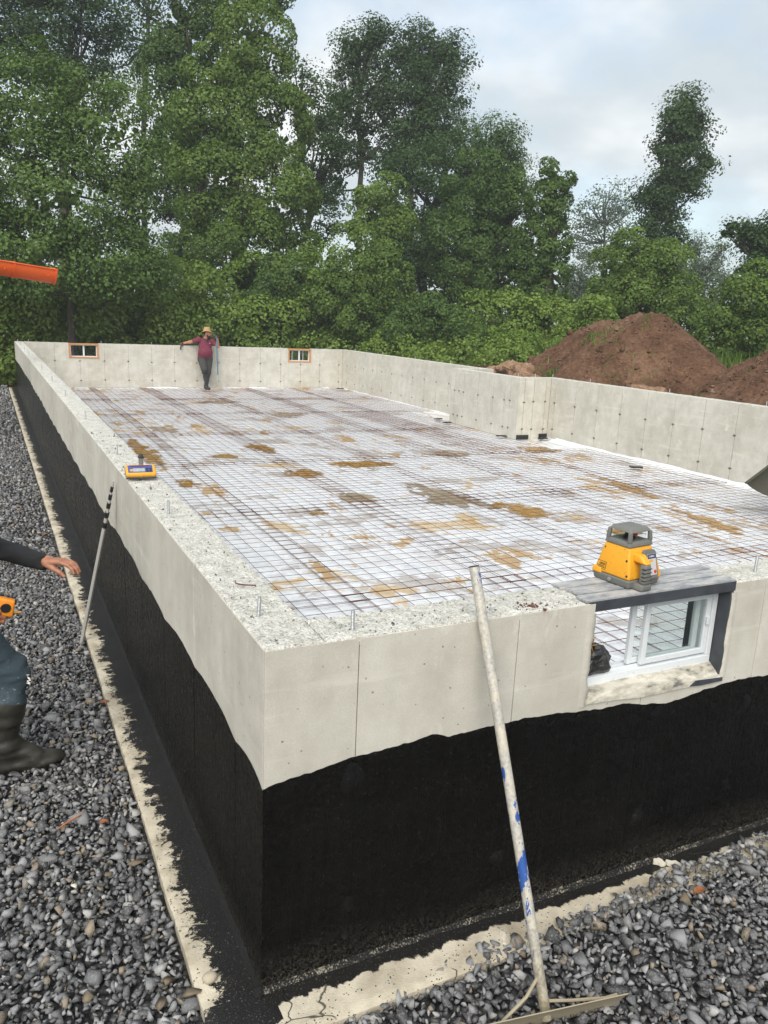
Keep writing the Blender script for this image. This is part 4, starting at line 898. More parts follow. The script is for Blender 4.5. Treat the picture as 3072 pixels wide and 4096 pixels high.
# undergrowth band
bl = []; bl2 = []
for k in range(160):
    if k < 110:
        c = (random.uniform(-3, 22), random.uniform(22.1, 28.5), 0)
        if c[0] < 1.6: c = (c[0], random.uniform(25.8, 29), 0)
    else: c = (random.uniform(10.6, 22), random.uniform(17.3, 22), 0)
    t = np.clip((c[1]-22)/6.4, 0, 1); hgt = random.uniform(0.75, 1.3)*(0.8+1.0*t); rx = random.uniform(0.7, 1.3)
    base = (0.0 if c[0] < 9 else 0.9)
    bl.append((np.array([c[0], c[1], base+hgt*0.45]), (rx, rx*0.8, hgt*0.75), math.pi*rx*hgt*0.75/(0.095**2*0.4)))
for k_, x in enumerate(range(-60, 1290, 46)):   # taller back row that closes the foot of the wood
    c, m = at_depth(x+random.uniform(-20, 20), 690, 26.0+2.0*(k_ % 2)); h = np.interp(x, [-60, 200, 420, 620, 800, 1000, 1250], [3.3, 3.5, 3.7, 3.2, 2.7, 2.3, 2.1])*random.uniform(.8, 1.2)*(0.82+0.30*(k_ % 2))
    cy_ = max(c[1], 23.4) if c[0] < 11 else c[1]
    bl2.append((np.array([c[0], cy_, 0.5*h]), (1.3, 0.9, 0.6*h), math.pi*1.3*0.6*h/(0.10**2*0.4)))
stuff(foliage('undergrowth', bl, LEAF_BUSH, None, 0.095, 0.8, 'tuft', 0.34, 0.1))
stuff(foliage('brush', bl2, LEAF_BUSH, None, 0.105, 1.7, 'vine', 0.5, 0.2))

# tall grass behind the mounds on the right and beside the mound
def blades(name, X, Y, Z, h):
    n = len(X); a = rng.uniform(0, 2*math.pi, n); lean = rng.normal(0, 0.22, (n, 2))*h[:, None]; wd = 0.012+0.010*rng.random(n)
    b = np.stack([np.cos(a)*wd, np.sin(a)*wd, a*0], -1); P = np.stack([X, Y, Z], -1); mid = P+np.stack([lean[:, 0]*.35, lean[:, 1]*.35, h*.6], -1); tip = P+np.stack([lean[:, 0], lean[:, 1], h], -1)
    V = np.stack([P-b, P+b, mid+b*.7, tip, mid-b*.7], 1).reshape(-1, 3)
    return stuff(mobj(name, V, np.arange(n*5).reshape(n, 5), GRASS))


# ------------------------------------------------------------------ soil mounds
def mound(name, label, ridge, x0, slope, seed, y0, y1, xa, xb):
    ry, rz = [p[0] for p in ridge], [p[1] for p in ridge]
    def zf(X, Y):
        P = np.stack([X, Y, X*0+seed], -1); hh = np.interp(Y, ry, rz); xr = x0+0.06*fbm(np.stack([Y*0.5, Y*0, Y*0+seed], -1), 2)
        d = np.sqrt((X-xr)**2+0.10)-0.31
        z = hh-slope*d*(1+0.16*fbm(P*0.8, 3)); z += 0.06*fbm(P*1.7, 3)+0.10*fbm(P*4.5, 3)-0.07*np.abs(fbm(P*np.array([0.8, 3.2, 1])+5, 2))+0.10*np.maximum(0, fbm(P*11, 2))
        return np.maximum(z, terrain_z(X, Y)-0.06+0.04*fbm(P*3, 3))
    V, F = grid_mesh(np.arange(xa, xb, 0.055), np.arange(y0, y1, 0.055), zf)
    return tag(mobj(name, V, F, DIRT, smooth=True), label, 'dirt mound'), zf
M1 = [(7.0, .85), (8.4, .9), (9.6, 1.20), (10.2, 1.46), (10.4, 1.55), (10.76, 1.77), (11.2, 2.05), (11.65, 2.34), (11.9, 2.50), (12.27, 2.58), (12.7, 2.55), (13.08, 2.46), (13.32, 2.32), (13.54, 2.37), (14.13, 2.36), (14.72, 2.16), (15.23, 1.83), (15.84, 1.34), (16.3, .93), (17.5, .85), (19, .8)]
md1, z1 = mound('dirt_mound', 'large two-peaked red-brown soil mound with weeds behind the right wall', M1, 13.3, 0.60, 1, 9.4, 18.0, 10.0, 17.5)
M2 = [(2, 2.6), (5.5, 3.0), (7.5, 2.6), (8.6, 2.15), (9.24, 1.84), (9.54, 1.69), (9.86, 1.55), (10.3, 1.30), (10.9, 1.0), (11.5, .8)]
md2, z2 = mound('dirt_mound', 'smaller soil mound cut off by the right picture edge', M2, 13.5, 0.55, 5, 3.0, 11.2, 10.0, 17.5)
n = 12000; X = rng.uniform(13.5, 27, n); Y = rng.uniform(6, 20, n); Z = terrain_z(X, Y); ok = (np.maximum(z1(X, Y)*(X < 17.4)*(Y > 9.4)*(Y < 18), z2(X, Y)*(X < 17.4)*(Y < 11.2)) < Z+0.03); X, Y, Z = X[ok], Y[ok], Z[ok]
blades('tall_grass', X, Y, Z, rng.uniform(0.35, 0.95, len(X)))
# weeds on the mound
for k, (x, y, nn, rr, hh) in enumerate([(12.55, 13.4, 34, .12, .09), (12.3, 12.6, 50, .20, .08), (11.9, 12.4, 80, .28, .08), (12.7, 11.9, 20, .08, .09), (13.0, 12.2, 16, .08, .08), (12.2, 14.4, 40, .10, .14), (11.2, 9.5, 150, .5, .10), (10.7, 12.6, 50, .10, .12), (12.1, 13.1, 40, .10, .14), (10.9, 13.8, 50, .25, .15), (11.6, 11.4, 40, .3, .08), (12.0, 10.9, 30, .2, .08)]):
    a = rng.normal(0, rr, (nn, 2)); X, Y = x+a[:, 0]*.7, y+a[:, 1]; zf = z1 if y > 9.6 else z2
    o = blades('weed_clump', X, Y, zf(X, Y)-0.02, hh*rng.uniform(.4, 1.3, nn))
# stones and clods in the soil
DIRTROCK = plain('soil_covered_stone', (0.20, 0.125, 0.08), 0.9, 0, 0.35, 20)
cl = [mesh_data('soil_stone', *shapes[k], DIRTROCK) for k in range(6)]
for k in range(220):
    x = random.uniform(10.3, 13.4); y = random.uniform(6.5, 16); zf = z1 if y > 9.8 else z2
    z = float(zf(np.array([x]), np.array([y]))[0]); s = random.uniform(0.018, 0.045)*(1.8 if random.random() < .12 else 1)
    o = bpy.data.objects.new('soil_stone', cl[k % 6]); C.objects.link(o); par = md1 if y > 9.8 else md2; o.parent = par
    o.matrix_basis = Matrix.Translation((x, y, z+s*0.2)) @ Matrix.Rotation(random.uniform(0, 6), 4, 'Z') @ Matrix.Diagonal((s*1.2, s, s*.7, 1))
# loose clods over the mounds
n = 1500; X = rng.uniform(10.2, 13.6, n); Y = rng.uniform(6.5, 16.2, n); a1 = z1(X, Y); a2 = z2(X, Y); Z = np.where(Y > 9.9, a1, a2); sz = 0.024*np.exp(rng.normal(0, .55, n)); SV, SF = shapes[7]
V = np.einsum('nij,vj->nvi', rand_rots(n), SV)*sz[:, None, None]+np.stack([X, Y, Z+sz*.15], -1)[:, None]
stuff(mobj('soil_clods', V.reshape(-1, 3), (SF[None]+(np.arange(n)*len(SV))[:, None, None]).reshape(-1, 3), DIRT, md1))
# rotten logs beyond the recess
def log(label, a, b, r, seed, n=22):
    r_ = np.random.default_rng(seed); a, b = np.array(a), np.array(b); k = 26; t = np.linspace(0, 1, k)[:, None]; P = a*(1-t)+b*t+r*0.5*np.stack([fbm(np.stack([t[:, 0]*3+seed+9*q, t[:, 0]*0, t[:, 0]*0], -1), 3) for q in range(3)], -1)
    mb = MB(); mb.tube(P, r*(0.85+0.35*vnoise(np.stack([t[:, 0]*5, t[:, 0]*0+seed, t[:, 0]*0], -1)))*np.minimum(1, 0.55+6*np.minimum(t[:, 0], 1-t[:, 0])), n); V = np.concatenate(mb.V); d = 0.75*r*fbm(V*np.array([9, 4, 9])+seed, 3)+0.35*r*fbm(V*np.array([30, 9, 30])+seed, 2); cen = a+(b-a)*np.clip(((V-a)@(b-a))/((b-a)@(b-a)), 0, 1)[:, None]
    nn = V-cen; nn /= np.linalg.norm(nn, axis=1)[:, None]+1e-6; mb.V = [V+nn*d[:, None]]
    return tag(mb.obj('log', LOG), label, 'log', 'rotten logs beyond the recess wall')
log('large split rotten log on the soil left of the dirt mound', (10.9, 14.9, 1.08), (10.6, 13.3, 1.16), .17, 3)
log('short rotten log leaning against the large one', (10.45, 13.6, 1.0), (10.35, 13.0, 1.02), .13, 7)
log('small root chunk at the near end of the logs', (10.5, 13.0, .98), (10.6, 12.65, .93), .11, 12)
log('brown log stump at the far end of the logs', (10.95, 15.5, 1.0), (10.8, 15.0, 1.03), .13, 15)
log('half-buried log lying at the foot of the mound', (11.3, 10.7, 1.0), (11.5, 9.9, 1.02), .07, 21)

# ------------------------------------------------------------------ moist air
hz_ = NT('humid_air'); hz_.t.nodes.remove(hz_.b); vol = hz_.new('ShaderNodeVolumePrincipled'); vol.inputs['Color'].default_value = (0.90, 0.95, 1.0, 1); vol.inputs['Density'].default_value = HAZE; vol.inputs['Anisotropy'].default_value = 0.2
hz_.t.links.new(vol.outputs[0], hz_.out.inputs['Volume'])
stuff(MB().box((-410, -410, -1.2), (410, 410, 27.0)).obj('haze', hz_.mat))
# ------------------------------------------------------------------ steel-framed window in the front wall
wn_ = tag(empty('basement_window', (1.61, 0.1, BZ)), 'white sliding basement window in a dark steel frame under the yellow laser level', 'window')
mb = MB()
mb.box((BX0, 0.0, 1.178), (BX1, TH+0.012, 1.2205), 0, 0.002)                  # head
mb.box((BX0, 0.002, BZ-0.011), (BX0+0.022, TH+0.010, 1.1775)); mb.box((BX1-0.022, 0.002, BZ-0.011), (BX1, TH+0.010, 1.1775))
mb.box((BX0+0.0225, 0.006, BZ-0.011), (BX1-0.0225, TH+0.010, BZ+0.002)); bk = mb.obj('steel_buck', BUCK, wn_)
def top_strip(y0, y1, z): 
    V = np.array([(BX0-0.012, y0, z), (BX1+0.004, y0, z), (BX1+0.004, y1, z), (BX0-0.012, y1, z)]); return MB().box((BX0-0.014+random.uniform(-.01, .01), y0, z-0.006), (BX1+0.004+random.uniform(-.01, .01), y1, z+0.003), 0, 0.001).obj('rib', BUCKTOP, bk)
for a, b, z in ((0.001, 0.060, 1.2245), (0.068, 0.102, 1.2265), (0.110, 0.140, 1.2250), (0.148, 0.208, 1.2265)): top_strip(a, b, z)
# vinyl frame
fy0, fy1, fx0, fx1, fz0, fz1 = 0.058, 0.142, BX0+0.024, BX1-0.024, 0.846, 1.177
mb = MB(); mb.box((fx0, fy0, fz0), (fx1, fy1, fz0+0.034), 0, .002); mb.box((fx0, fy0, fz1-0.022), (fx1, fy1, fz1), 0, .002)
mb.box((fx0, fy0, fz0+0.0345), (fx0+0.020, fy1, fz1-.0225), 0, .002); mb.box((fx1-0.024, fy0, fz0+0.0345), (fx1, fy1, fz1-.0225), 0, .002)
for dy in (0.024, 0.048, 0.066): mb.box((fx0+.021, fy0+dy, fz0+.0345), (fx1-.025, fy0+dy+0.004, fz0+.043))
fr = mb.obj('window_frame', VINYL, wn_)
def sash(x0, x1, y, tint):
    mb = MB(); z0, z1 = fz0+0.0435, fz1-0.0228; t = 0.024
    mb.box((x0, y, z0), (x0+t, y+.018, z1), 0, .002); mb.box((x1-t, y, z0), (x1, y+.018, z1), 0, .002); mb.box((x0+t+.0005, y+.001, z0), (x1-t-.0005, y+.017, z0+t), 0, .002); mb.box((x0+t+.0005, y+.001, z1-t), (x1-t-.0005, y+.017, z1), 0, .002)
    s = mb.obj('sash', VINYL, wn_); MB().box((x0+t, y+.007, z0+t), (x1-t, y+.010, z1-t)).obj('pane', GLASS, s); return s
sash(1.585, fx1-.026, fy0+.006, 1); sash(1.535, fx1-.060, fy0+.030, 1)
MB().box((fx1-.050, fy0-.004, 1.02), (fx1-.034, fy0+.004, 1.055), 0, .002).obj('latch', VINYL, wn_)
# mortar squeezed out along the sill
def sill_z(X, Y):
    lip = np.interp(X, [1.26, 1.40, 1.53, 1.78, 1.99], [.858, .852, .838, .820, .802]); t = np.clip((Y+.004)/.060, 0, 1)
    return np.where(Y < -0.0045, np.maximum(lip-0.050, 0.788), lip*(1-t)+0.850*t+0.006*fbm(np.stack([X*24, Y*40, X*0], -1), 3)-0.012*np.maximum(0, fbm(np.stack([X*9, Y*9, X*0+5], -1), 2)))
V, F = grid_mesh(np.linspace(BX0+.020, BX1-.010, 80), np.concatenate([[-0.0050], np.linspace(-0.004, 0.062, 10)]), sill_z)
def m_sill():
    n = NT('mortar_smeared_sill'); v = n.pos(); a = n.noise(n.pos((9, 22, 22)), 1.0, 7, 0.68); return n.fin(n.ramp(a, [(0.36, (0.12, 0.12, 0.115)), (0.44, (0.36, 0.335, 0.275)), (0.60, (0.60, 0.565, 0.48))]), 0.9, n.bump(n.noise(v, 70, 4), .6, .006))
SILLM = m_sill()
mobj('sill_mortar', V, F, SILLM, wn_, smooth=True)
ws = np.linspace(0, 1, 40)
for xx, sg, wd in ((BX0+0.010, 1, 0.016), (BX1-0.004, -1, 0.010)):       # ragged concrete lips lapping over the jambs
    z = BZ+ws*(1.172-BZ); wv = wd+wd*0.9*fbm(np.stack([z*22, z*0+xx, z*0], -1), 4); k = len(z)
    V = np.concatenate([np.stack([z*0+xx-sg*0.026, z*0+0.0010, z], -1), np.stack([z*0+xx-sg*0.004, z*0-0.004, z], -1), np.stack([xx+sg*wv, z*0-0.0035+0.003*fbm(np.stack([z*40, z*0, z*0], -1), 2), z], -1), np.stack([xx+sg*(wv+.002), z*0+0.005, z], -1)])
    mobj('jamb_mortar', V, [(r*k+i, r*k+i+1, (r+1)*k+i+1, (r+1)*k+i) for r in (0, 1, 2) for i in range(k-1)], CONC, wn_, smooth=True)
# torn bag stuffed in the open half
V, F = ico(3); V = V*np.array([0.084, 0.046, 0.064])*(1+0.62*fbm(V*1.7+2, 2)-0.22*np.abs(fbm(V*4.5, 2)))[:, None]; V[:, 2] = np.maximum(V[:, 2], -0.050)
bagc = np.array([1.372, 0.100, fz0+0.086]); bag = tag(mobj('bag', V+bagc, F, BAG, smooth=True), 'torn black plastic bag stuffed in the left half of the window', 'bag')
bag.data.set_sharp_from_angle(angle=.25)
for k in range(6):
    a = np.array([random.uniform(-.06, .01), random.uniform(-.03, .01), random.uniform(.045, .085)])+bagc; s = random.uniform(.018, .032); R_ = Matrix.Rotation(random.uniform(0, 6), 3, Vector((random.random(), random.random(), random.random())).normalized())
    P = [np.array((R_ @ Vector(q))[:])*s+a for q in ((-1, -.7, 0), (.1, -.8, .25), (1, -.4, 0), (.8, .7, .2), (-.2, .8, -.2), (-1, .5, .15))]; P += [p+np.array([0, .002, .003]) for p in P]
    mobj('cardboard_scrap', P, [(0, 1, 2, 3, 4, 5), (11, 10, 9, 8, 7, 6)]+[(i, (i+1) % 6, 6+(i+1) % 6, 6+i) for i in range(6)], CARD, bag)
# bare piece of steel showing at the right of the sill
mb = MB(); mb.prism([(1.80, .792), (1.86, .786), (1.985, .786), (1.983, .802), (1.83, .812)], -0.0085, -0.0055, 1); mb.obj('bare_steel_patch', BUCK, wn_)

# ------------------------------------------------------------------ far windows
for k, (h0, h1, hz) in enumerate(FW):
    lab = ('timber-framed white slider window in the far wall, near the left wall', 'timber-framed white slider window in the far wall, right of the man')[k]
    e = tag(empty('basement_window', ((h0+h1)/2, WY-.1, hz)), lab, 'window')
    z1_ = WH-0.014; y0, y1 = IF-0.012, WY+0.01; t = 0.042
    MB().box((h0, y0, hz), (h1, y1, hz+t*.8), 0, .003).obj('timber_rail', LUMBER, e); MB().box((h0, y0, z1_-t*.8), (h1, y1, z1_), 0, .003).obj('timber_rail', LUMBER, e)
    for xx in (h0, h1-t): MB().box((xx, y0+.002, hz+t*.8+.0005), (xx+t, y1-.002, z1_-t*.8-.0005), 0, .003).obj('timber_post', LUMBER, e)
    a, b, c, d = h0+t+.001, h1-t-.001, hz+t*.8+.001, z1_-t*.8-.001; ya = WY-TH+.05
    mb = MB(); mb.box((a, ya, c), (b, ya+.06, c+.022)); mb.box((a, ya, d-.018), (b, ya+.06, d)); mb.box((a, ya, c+.0225), (a+.022, ya+.06, d-.0185)); mb.box((b-.022, ya, c+.0225), (b, ya+.06, d-.0185))
    mb.box(((a+b)/2-.020, ya-.003, c+.0225), ((a+b)/2+.020, ya+.03, d-.0185))
    f = mb.obj('window_frame', VINYL, e)
    if k == 1:
        for xx in (a+.10, (a+b)/2+.12): MB().box((xx, ya+.012, c+.0225), (xx+.012, ya+.018, d-.0185)).obj('muntin', VINYL, e)
    for p0, p1 in ((a+.022, (a+b)/2-.02), ((a+b)/2+.02, b-.022)): MB().box((p0, ya+.032, c+.022), (p1, ya+.036, d-.018)).obj('pane', GLASS, e)
    for xx in (a+.004, b-.018): MB().box((xx, ya-.012, (c+d)/2-.012), (xx+.014, ya-.001, (c+d)/2+.012), 0, .002).obj('latch', VINYL, e)

# ------------------------------------------------------------------ text helper
def text_mesh(body, size, depth=0.0006, shear=0.0):
    cu = bpy.data.curves.new('txt', 'FONT'); cu.body = body; cu.size = size; cu.extrude = depth; cu.shear = shear; cu.align_x = 'CENTER'; cu.align_y = 'CENTER'; cu.resolution_u = 2
    o = bpy.data.objects.new('txt', cu); C.objects.link(o); dg = bpy.context.evaluated_depsgraph_get(); dg.update()
    me = bpy.data.meshes.new_from_object(o.evaluated_get(dg)); bpy.data.objects.remove(o); bpy.data.curves.remove(cu); me.materials.clear(); return me
def lettering(body, size, M4, mat, parent, shear=0.0):
    me = text_mesh(body, size, 0.0005, shear); me.materials.append(mat); o = bpy.data.objects.new('lettering', me); C.objects.link(o); o.parent = parent; o.matrix_basis = M4; return o

# ------------------------------------------------------------------ laser level
lz = 1.2295
las = tag(empty('laser_level', (1.528, 0.135, lz), math.radians(7)), 'yellow and grey rotary laser level standing on the steel window head', 'laser level')
las.scale = (0.93, 0.93, 0.93)
def lchild(mb, name, mats, parent=None, smooth=True):
    me = mb.data(name, mats, smooth); o = bpy.data.objects.new(name, me); C.objects.link(o); o.parent = parent or las; return o
q4 = lambda x0, x1, y0, y1, z: [(x0, y0, z), (x1, y0, z), (x1, y1, z), (x0, y1, z)]
lchild(MB().hexa(q4(-.092, .090, -.085, .100, 0), q4(-.098, .098, -.092, .108, .034), 0, .006), 'base', GRY)
body = lchild(MB().hexa(q4(-.096, .096, -.088, .104, .0345), q4(-.074, .066, -.056, .074, .166), 0, .010), 'body', YEL)
lchild(MB().hexa(q4(-.100, -.085, .060, .110, .03), q4(-.096, -.085, .064, .106, .055), 0, .004), 'heel_lug', YEL)
lchild(MB().hexa(q4(.060, .102, -.100, -.030, .028), q4(.052, .084, -.080, -.030, .112), 0, .012), 'cheek', YEL)
# cage
lchild(MB().hexa(q4(-.077, .069, -.059, .077, .1655), q4(-.072, .064, -.054, .072, .186), 0, .004), 'cage_ring', GRY)
roof = lchild(MB().hexa(q4(-.070, .062, -.052, .070, .224), q4(-.056, .048, -.038, .056, .243), 0, .006), 'roof', GRY)
for sx, sy in ((-1, -1), (1, -1), (1, 1), (-1, 1)):
    bx_, by_ = (-.004+sx*.0625, .009+sy*.0565); lchild(MB().hexa(q4(bx_-.008, bx_+.008, by_-.008, by_+.008, .1835), q4(bx_-sx*.003-.007, bx_-sx*.003+.007, by_-sy*.003-.007, by_-sy*.003+.007, .227), 0, .002), 'post', GRY)
lchild(MB().hexa(q4(-.056, .048, -.038, .056, .1865), q4(-.052, .044, -.034, .052, .2238)), 'lens_glass', CLEAR, smooth=False)
rot_ = lchild(MB().lathe([(.026, .1868), (.026, .196), (.020, .200), (.020, .212), (.012, .215)], 20, (-.004, .009, 0)), 'rotor', BLK); lchild(MB().box((-.002, -.014, .200), (.018, -.010, .209)), 'rotor_window', RED, rot_)
# control panel on the front face
def on_front(u, z): # front face slants back from y=-.088 (z=.035) to y=-.056 (z=.166)
    return -.088+(z-.0345)/(.166-.0345)*.032
pz = [(.012, .050), (.060, .050), (.060, .135), (.012, .135)]
def plate(mb, poly, out0, out1):
    k = len(poly); V = [(u, on_front(u, z)-out0, z) for u, z in poly]+[(u, on_front(u, z)-out1, z) for u, z in poly]
    return mb.add(V, [tuple(range(k))[::-1], tuple(k+i for i in range(k))]+[(i, (i+1) % k, k+(i+1) % k, k+i) for i in range(k)])
lchild(plate(MB(), [(-.002, .036), (.066, .036), (.070, .046), (.066, .142), (.058, .150), (.004, .150), (-.004, .142), (-.006, .046)], -.004, .016), 'panel_surround', GRY, smooth=False)
pn = lchild(plate(MB(), pz, .0163, .0180), 'control_panel', LGRY, smooth=False)
lchild(plate(MB(), [(.012, .117), (.060, .117), (.060, .135), (.012, .135)], .0182, .0186), 'panel_header', NAVY, pn, False)
th = np.arange(14)*2*math.pi/14
lchild(plate(MB(), [(.050+.0075*math.cos(t), .063+.0075*math.sin(t)) for t in th], .0182, .0195), 'power_button', RED, pn, False)
lchild(plate(MB(), [(.030+.012*math.cos(t), .109+.005*math.sin(t)) for t in th], .0182, .0188), 'emblem', YEL, pn, False)
tilt = math.atan2(.032, .1315)
Mf = lambda u, z, o: Matrix.Translation((u, on_front(u, z)-o, z)) @ Matrix.Rotation(math.pi/2-tilt, 4, 'X')
lettering('LL300N', .0095, Mf(.034, .126, .0190), WHT, pn)
# handle: square loop at the left of the front face
lchild(MB().hexa(q4(-.070, -.006, -.136, -.070, -.001), q4(-.066, -.010, -.136, -.070, .027), 0, .007), 'handle_foot', GRY)
lchild(MB().hexa(q4(-.060, -.014, -.137, -.106, .0262), q4(-.055, -.018, -.131, -.100, .110), 0, .008), 'handle', GRY)
lchild(MB().hexa(q4(-.058, -.014, -.134, -.058, .1085), q4(-.054, -.020, -.098, -.050, .146), 0, .010), 'handle_top', YEL)
for z in (.042, .058, .074, .090): lchild(MB().hexa(q4(-.0602, -.0138, -.1385+z*.06, -.118, z), q4(-.0602, -.0138, -.1385+z*.06, -.118, z+.0035), 0, .001), 'grip_ridge', BLK)
lchild(MB().hexa(q4(-.078, -.008, -.080, -.060, .034), q4(-.070, -.010, -.062, -.050, .132), 0, .004), 'handle_recess', GRY)
# side: warning label, mark and screws on the left face (x = -.096 .. -.074)
def on_left(z): return -.096+(z-.0345)/(.166-.0345)*.022
def lplate(poly, o0, o1):
    k = len(poly); V = [(on_left(z)-o0, y, z) for y, z in poly]+[(on_left(z)-o1, y, z) for y, z in poly]
    return MB().add(V, [tuple(range(k)), tuple(k+i for i in range(k))[::-1]]+[(i, (i+1) % k, k+(i+1) % k, k+i) for i in range(k)])
wl_ = lchild(lplate([(.042, .048), (.088, .048), (.088, .082), (.042, .082)], 0, .0008), 'warning_label', INK, smooth=False)
lchild(lplate([(.044, .050), (.086, .050), (.086, .080), (.044, .080)], .0006, .0014), 'label_field', YEL, wl_, False)
for k, (a, b, z) in enumerate(((.046, .074, .074), (.046, .078, .069), (.048, .082, .062), (.046, .080, .056))): lchild(lplate([(a, z-.0015), (b, z-.0015), (b, z+.0015), (a, z+.0015)], .0014, .0020), 'label_line', INK, wl_, False)
lchild(lplate([(.062, .148), (.072, .143), (.062, .138), (.064, .143)], 0, .001), 'arrow_mark', INK, smooth=False)
for y, z in ((-.072, .052), (-.056, .112)): lchild(lplate([(y+.005*math.cos(t), z+.005*math.sin(t)) for t in th], 0, .001), 'screw', INK, smooth=False)
mbn = MB().lathe([(.009, 0), (.009, .004), (.004, .005)], 12); mbn.xf(Matrix.Translation((-.0945, .012, .018)) @ Matrix.Rotation(-math.pi/2, 4, 'Y')); lchild(mbn, 'mount_nut', GALV)

# ------------------------------------------------------------------ laser receiver on the left wall
rc = tag(empty('laser_receiver', (0.078, 2.60, WH+0.031), math.radians(-3)), 'small yellow laser receiver with blue face lying on the left wall top', 'laser receiver')
tl = math.radians(40); rc.rotation_euler = (tl, 0, math.radians(-3))
Mr = Matrix.Translation((0, 0, 0.0)) @ Matrix.Rotation(0, 4, 'X')
def rchild(mb, name, mats, parent=None, smooth=True):
    me = mb.data(name, mats, smooth); o = bpy.data.objects.new(name, me); C.objects.link(o); o.parent = parent or rc; return o
rchild(MB().hexa(q4(-.086, .086, -.040, .046, 0), q4(-.087, .087, -.041, .046, .016), 0, .005), 'back_shell', GRY)
rchild(MB().hexa(q4(-.086, .086, -.040, .046, .0155), q4(-.084, .084, -.030, .044, .036), 0, .009), 'front_shell', YEL)
face_ = rchild(MB().box((-.072, -.018, .0350), (.066, .036, .0372)), 'face_plate', BLUE, smooth=False)
rchild(MB().box((-.058, .026, .0374), (.048, .034, .0380)), 'sensor_window', plain('dark_red_lens', (.10, .02, .03), .2), face_, False)
rchild(MB().box((-.044, -.012, .0374), (.022, .012, .0380)), 'lcd', LCD, face_, False)
rchild(MB().lathe([(.009, .0372), (.008, .0382)], 14, (-.053, 0, 0)), 'logo', YEL, face_)
for u in (.036, .054):
    for w_ in (-.008, .008): rchild(MB().box((u-.007, w_-.006, .0374), (u+.007, w_+.006, .0390), 0, .001), 'button', BLK, face_, False)
lettering('Coleman Concrete', .021, Matrix.Translation((0, -.0425, .016)) @ Matrix.Rotation(math.pi/2, 4, 'X'), INK, rc, 0.35)
unt = Matrix.Rotation(-tl, 4, 'X')
o = rchild(MB().hexa(q4(-.004, .020, .018, .050, -.026), q4(-.004, .020, .026, .050, .098), 0, .003), 'rod_clamp', GRY); o.matrix_basis = unt
o = rchild(MB().hexa(q4(-.010, .026, .020, .056, .090), q4(-.002, .018, .028, .048, .112), 0, .003), 'clamp_cap', BLK); o.matrix_basis = unt

# ------------------------------------------------------------------ telescopic grade rod leaning on the left wall
A = np.array([-0.235, 3.26, -0.03]); B = at_plane(452, 1932, 0, -0.022); d = B-A; Ln = np.linalg.norm(d); d /= Ln
rod = tag(empty('grade_rod', tuple(A)), 'telescopic aluminium grade rod with black collars leaning on the left wall', 'measuring rod')
cuts = [0, .765, .825, .880, .930, .975, 1.0]; hw = [.0165, .0145, .0128, .0112, .0096, .0078]
for k in range(6):
    mb = MB(); mb.tube([A+d*Ln*(cuts[k] if k else 0.0), A+d*Ln*cuts[k+1]], hw[k], 8, sq=(1.15, .8)); mb.obj('rod_section', ALU, rod, True)
    if k < 5: MB().tube([A+d*Ln*(cuts[k+1]-.026), A+d*Ln*(cuts[k+1]+.004)], hw[k]*1.22, 8, sq=(1.15, .85)).obj('collar', BLK, rod, True)
MB().tube([A+d*Ln, A+d*(Ln+.012)], .006, 8).obj('rod_tip', ALU, rod, True)

# ------------------------------------------------------------------ concrete rake leaning on the front wall
BOT = at_plane(2186, 4075, 2, 0.012)
for yy in np.linspace(0.12, -0.12, 121):                 # top end on its sight line so that the shaft rests on the wall's top edge
    TOP = at_plane(1897, 2268, 1, yy); s_ = (WH-TOP[2])/(BOT[2]-TOP[2])
    if (TOP+(BOT-TOP)*s_)[1] < -0.0205: break
d = BOT-TOP; Ln = np.linalg.norm(d); d /= Ln
# the shaft touches the wall's top edge
rk = tag(empty('concrete_rake', (float(BOT[0]), float(BOT[1]), 0.0)), 'long aluminium concrete rake with chipped blue paint leaning on the front wall', 'concrete rake')
tt = np.linspace(0, 1, 16)[:, None]; MB().tube(TOP+(BOT-TOP)*tt, .0175, 18).obj('shaft', POLE, rk, True)
MB().lathe([(.0172, 0), (.0172, .004), (.014, .005)], 16).xf(Matrix.Translation(TOP) @ (-Vector(d)).to_track_quat('Z', 'Y').to_matrix().to_4x4()).obj('end_cap', BLK, rk, True)
# blade: curved plate running roughly along x
bd = np.array([0.985, -0.17, 0.0]); bd /= np.linalg.norm(bd); bn = np.array([-bd[1]*-1, 0, 0]); pn_ = np.array([0.17, 0.985, 0]); pn_ /= np.linalg.norm(pn_)
bc = BOT+np.array([0.0, 0.0, 0.0]); nu, nv = 24, 7; rows = []
for i in range(nu):
    s = -0.30+0.57*i/(nu-1)
    for j in range(nv):
        h = -0.045+0.115*j/(nv-1); cv = 0.020*((j/(nv-1))**2)-0.006
        rows.append(bc+bd*s+pn_*(-cv-0.35*h)+np.array([0, 0, h]))
V = np.array(rows); V2 = V+pn_*0.0035+np.array([0, 0, .001]); F = [(i*nv+j, (i+1)*nv+j, (i+1)*nv+j+1, i*nv+j+1) for i in range(nu-1) for j in range(nv-1)]; n0 = len(V)
F2 = [tuple(n0+k for k in f[::-1]) for f in F]; rim = [(0+j, j+1, n0+j+1, n0+j) for j in range(nv-1)]+[((nu-1)*nv+j, n0+(nu-1)*nv+j, n0+(nu-1)*nv+j+1, (nu-1)*nv+j+1) for j in range(nv-1)]+[(i*nv, n0+i*nv, n0+(i+1)*nv, (i+1)*nv) for i in range(nu-1)]+[(i*nv+nv-1, (i+1)*nv+nv-1, n0+(i+1)*nv+nv-1, n0+i*nv+nv-1) for i in range(nu-1)]
mobj('blade', np.concatenate([V, V2]), F+F2+rim, MUDM, rk, smooth=False)
s1 = TOP+(BOT-TOP)*0.905
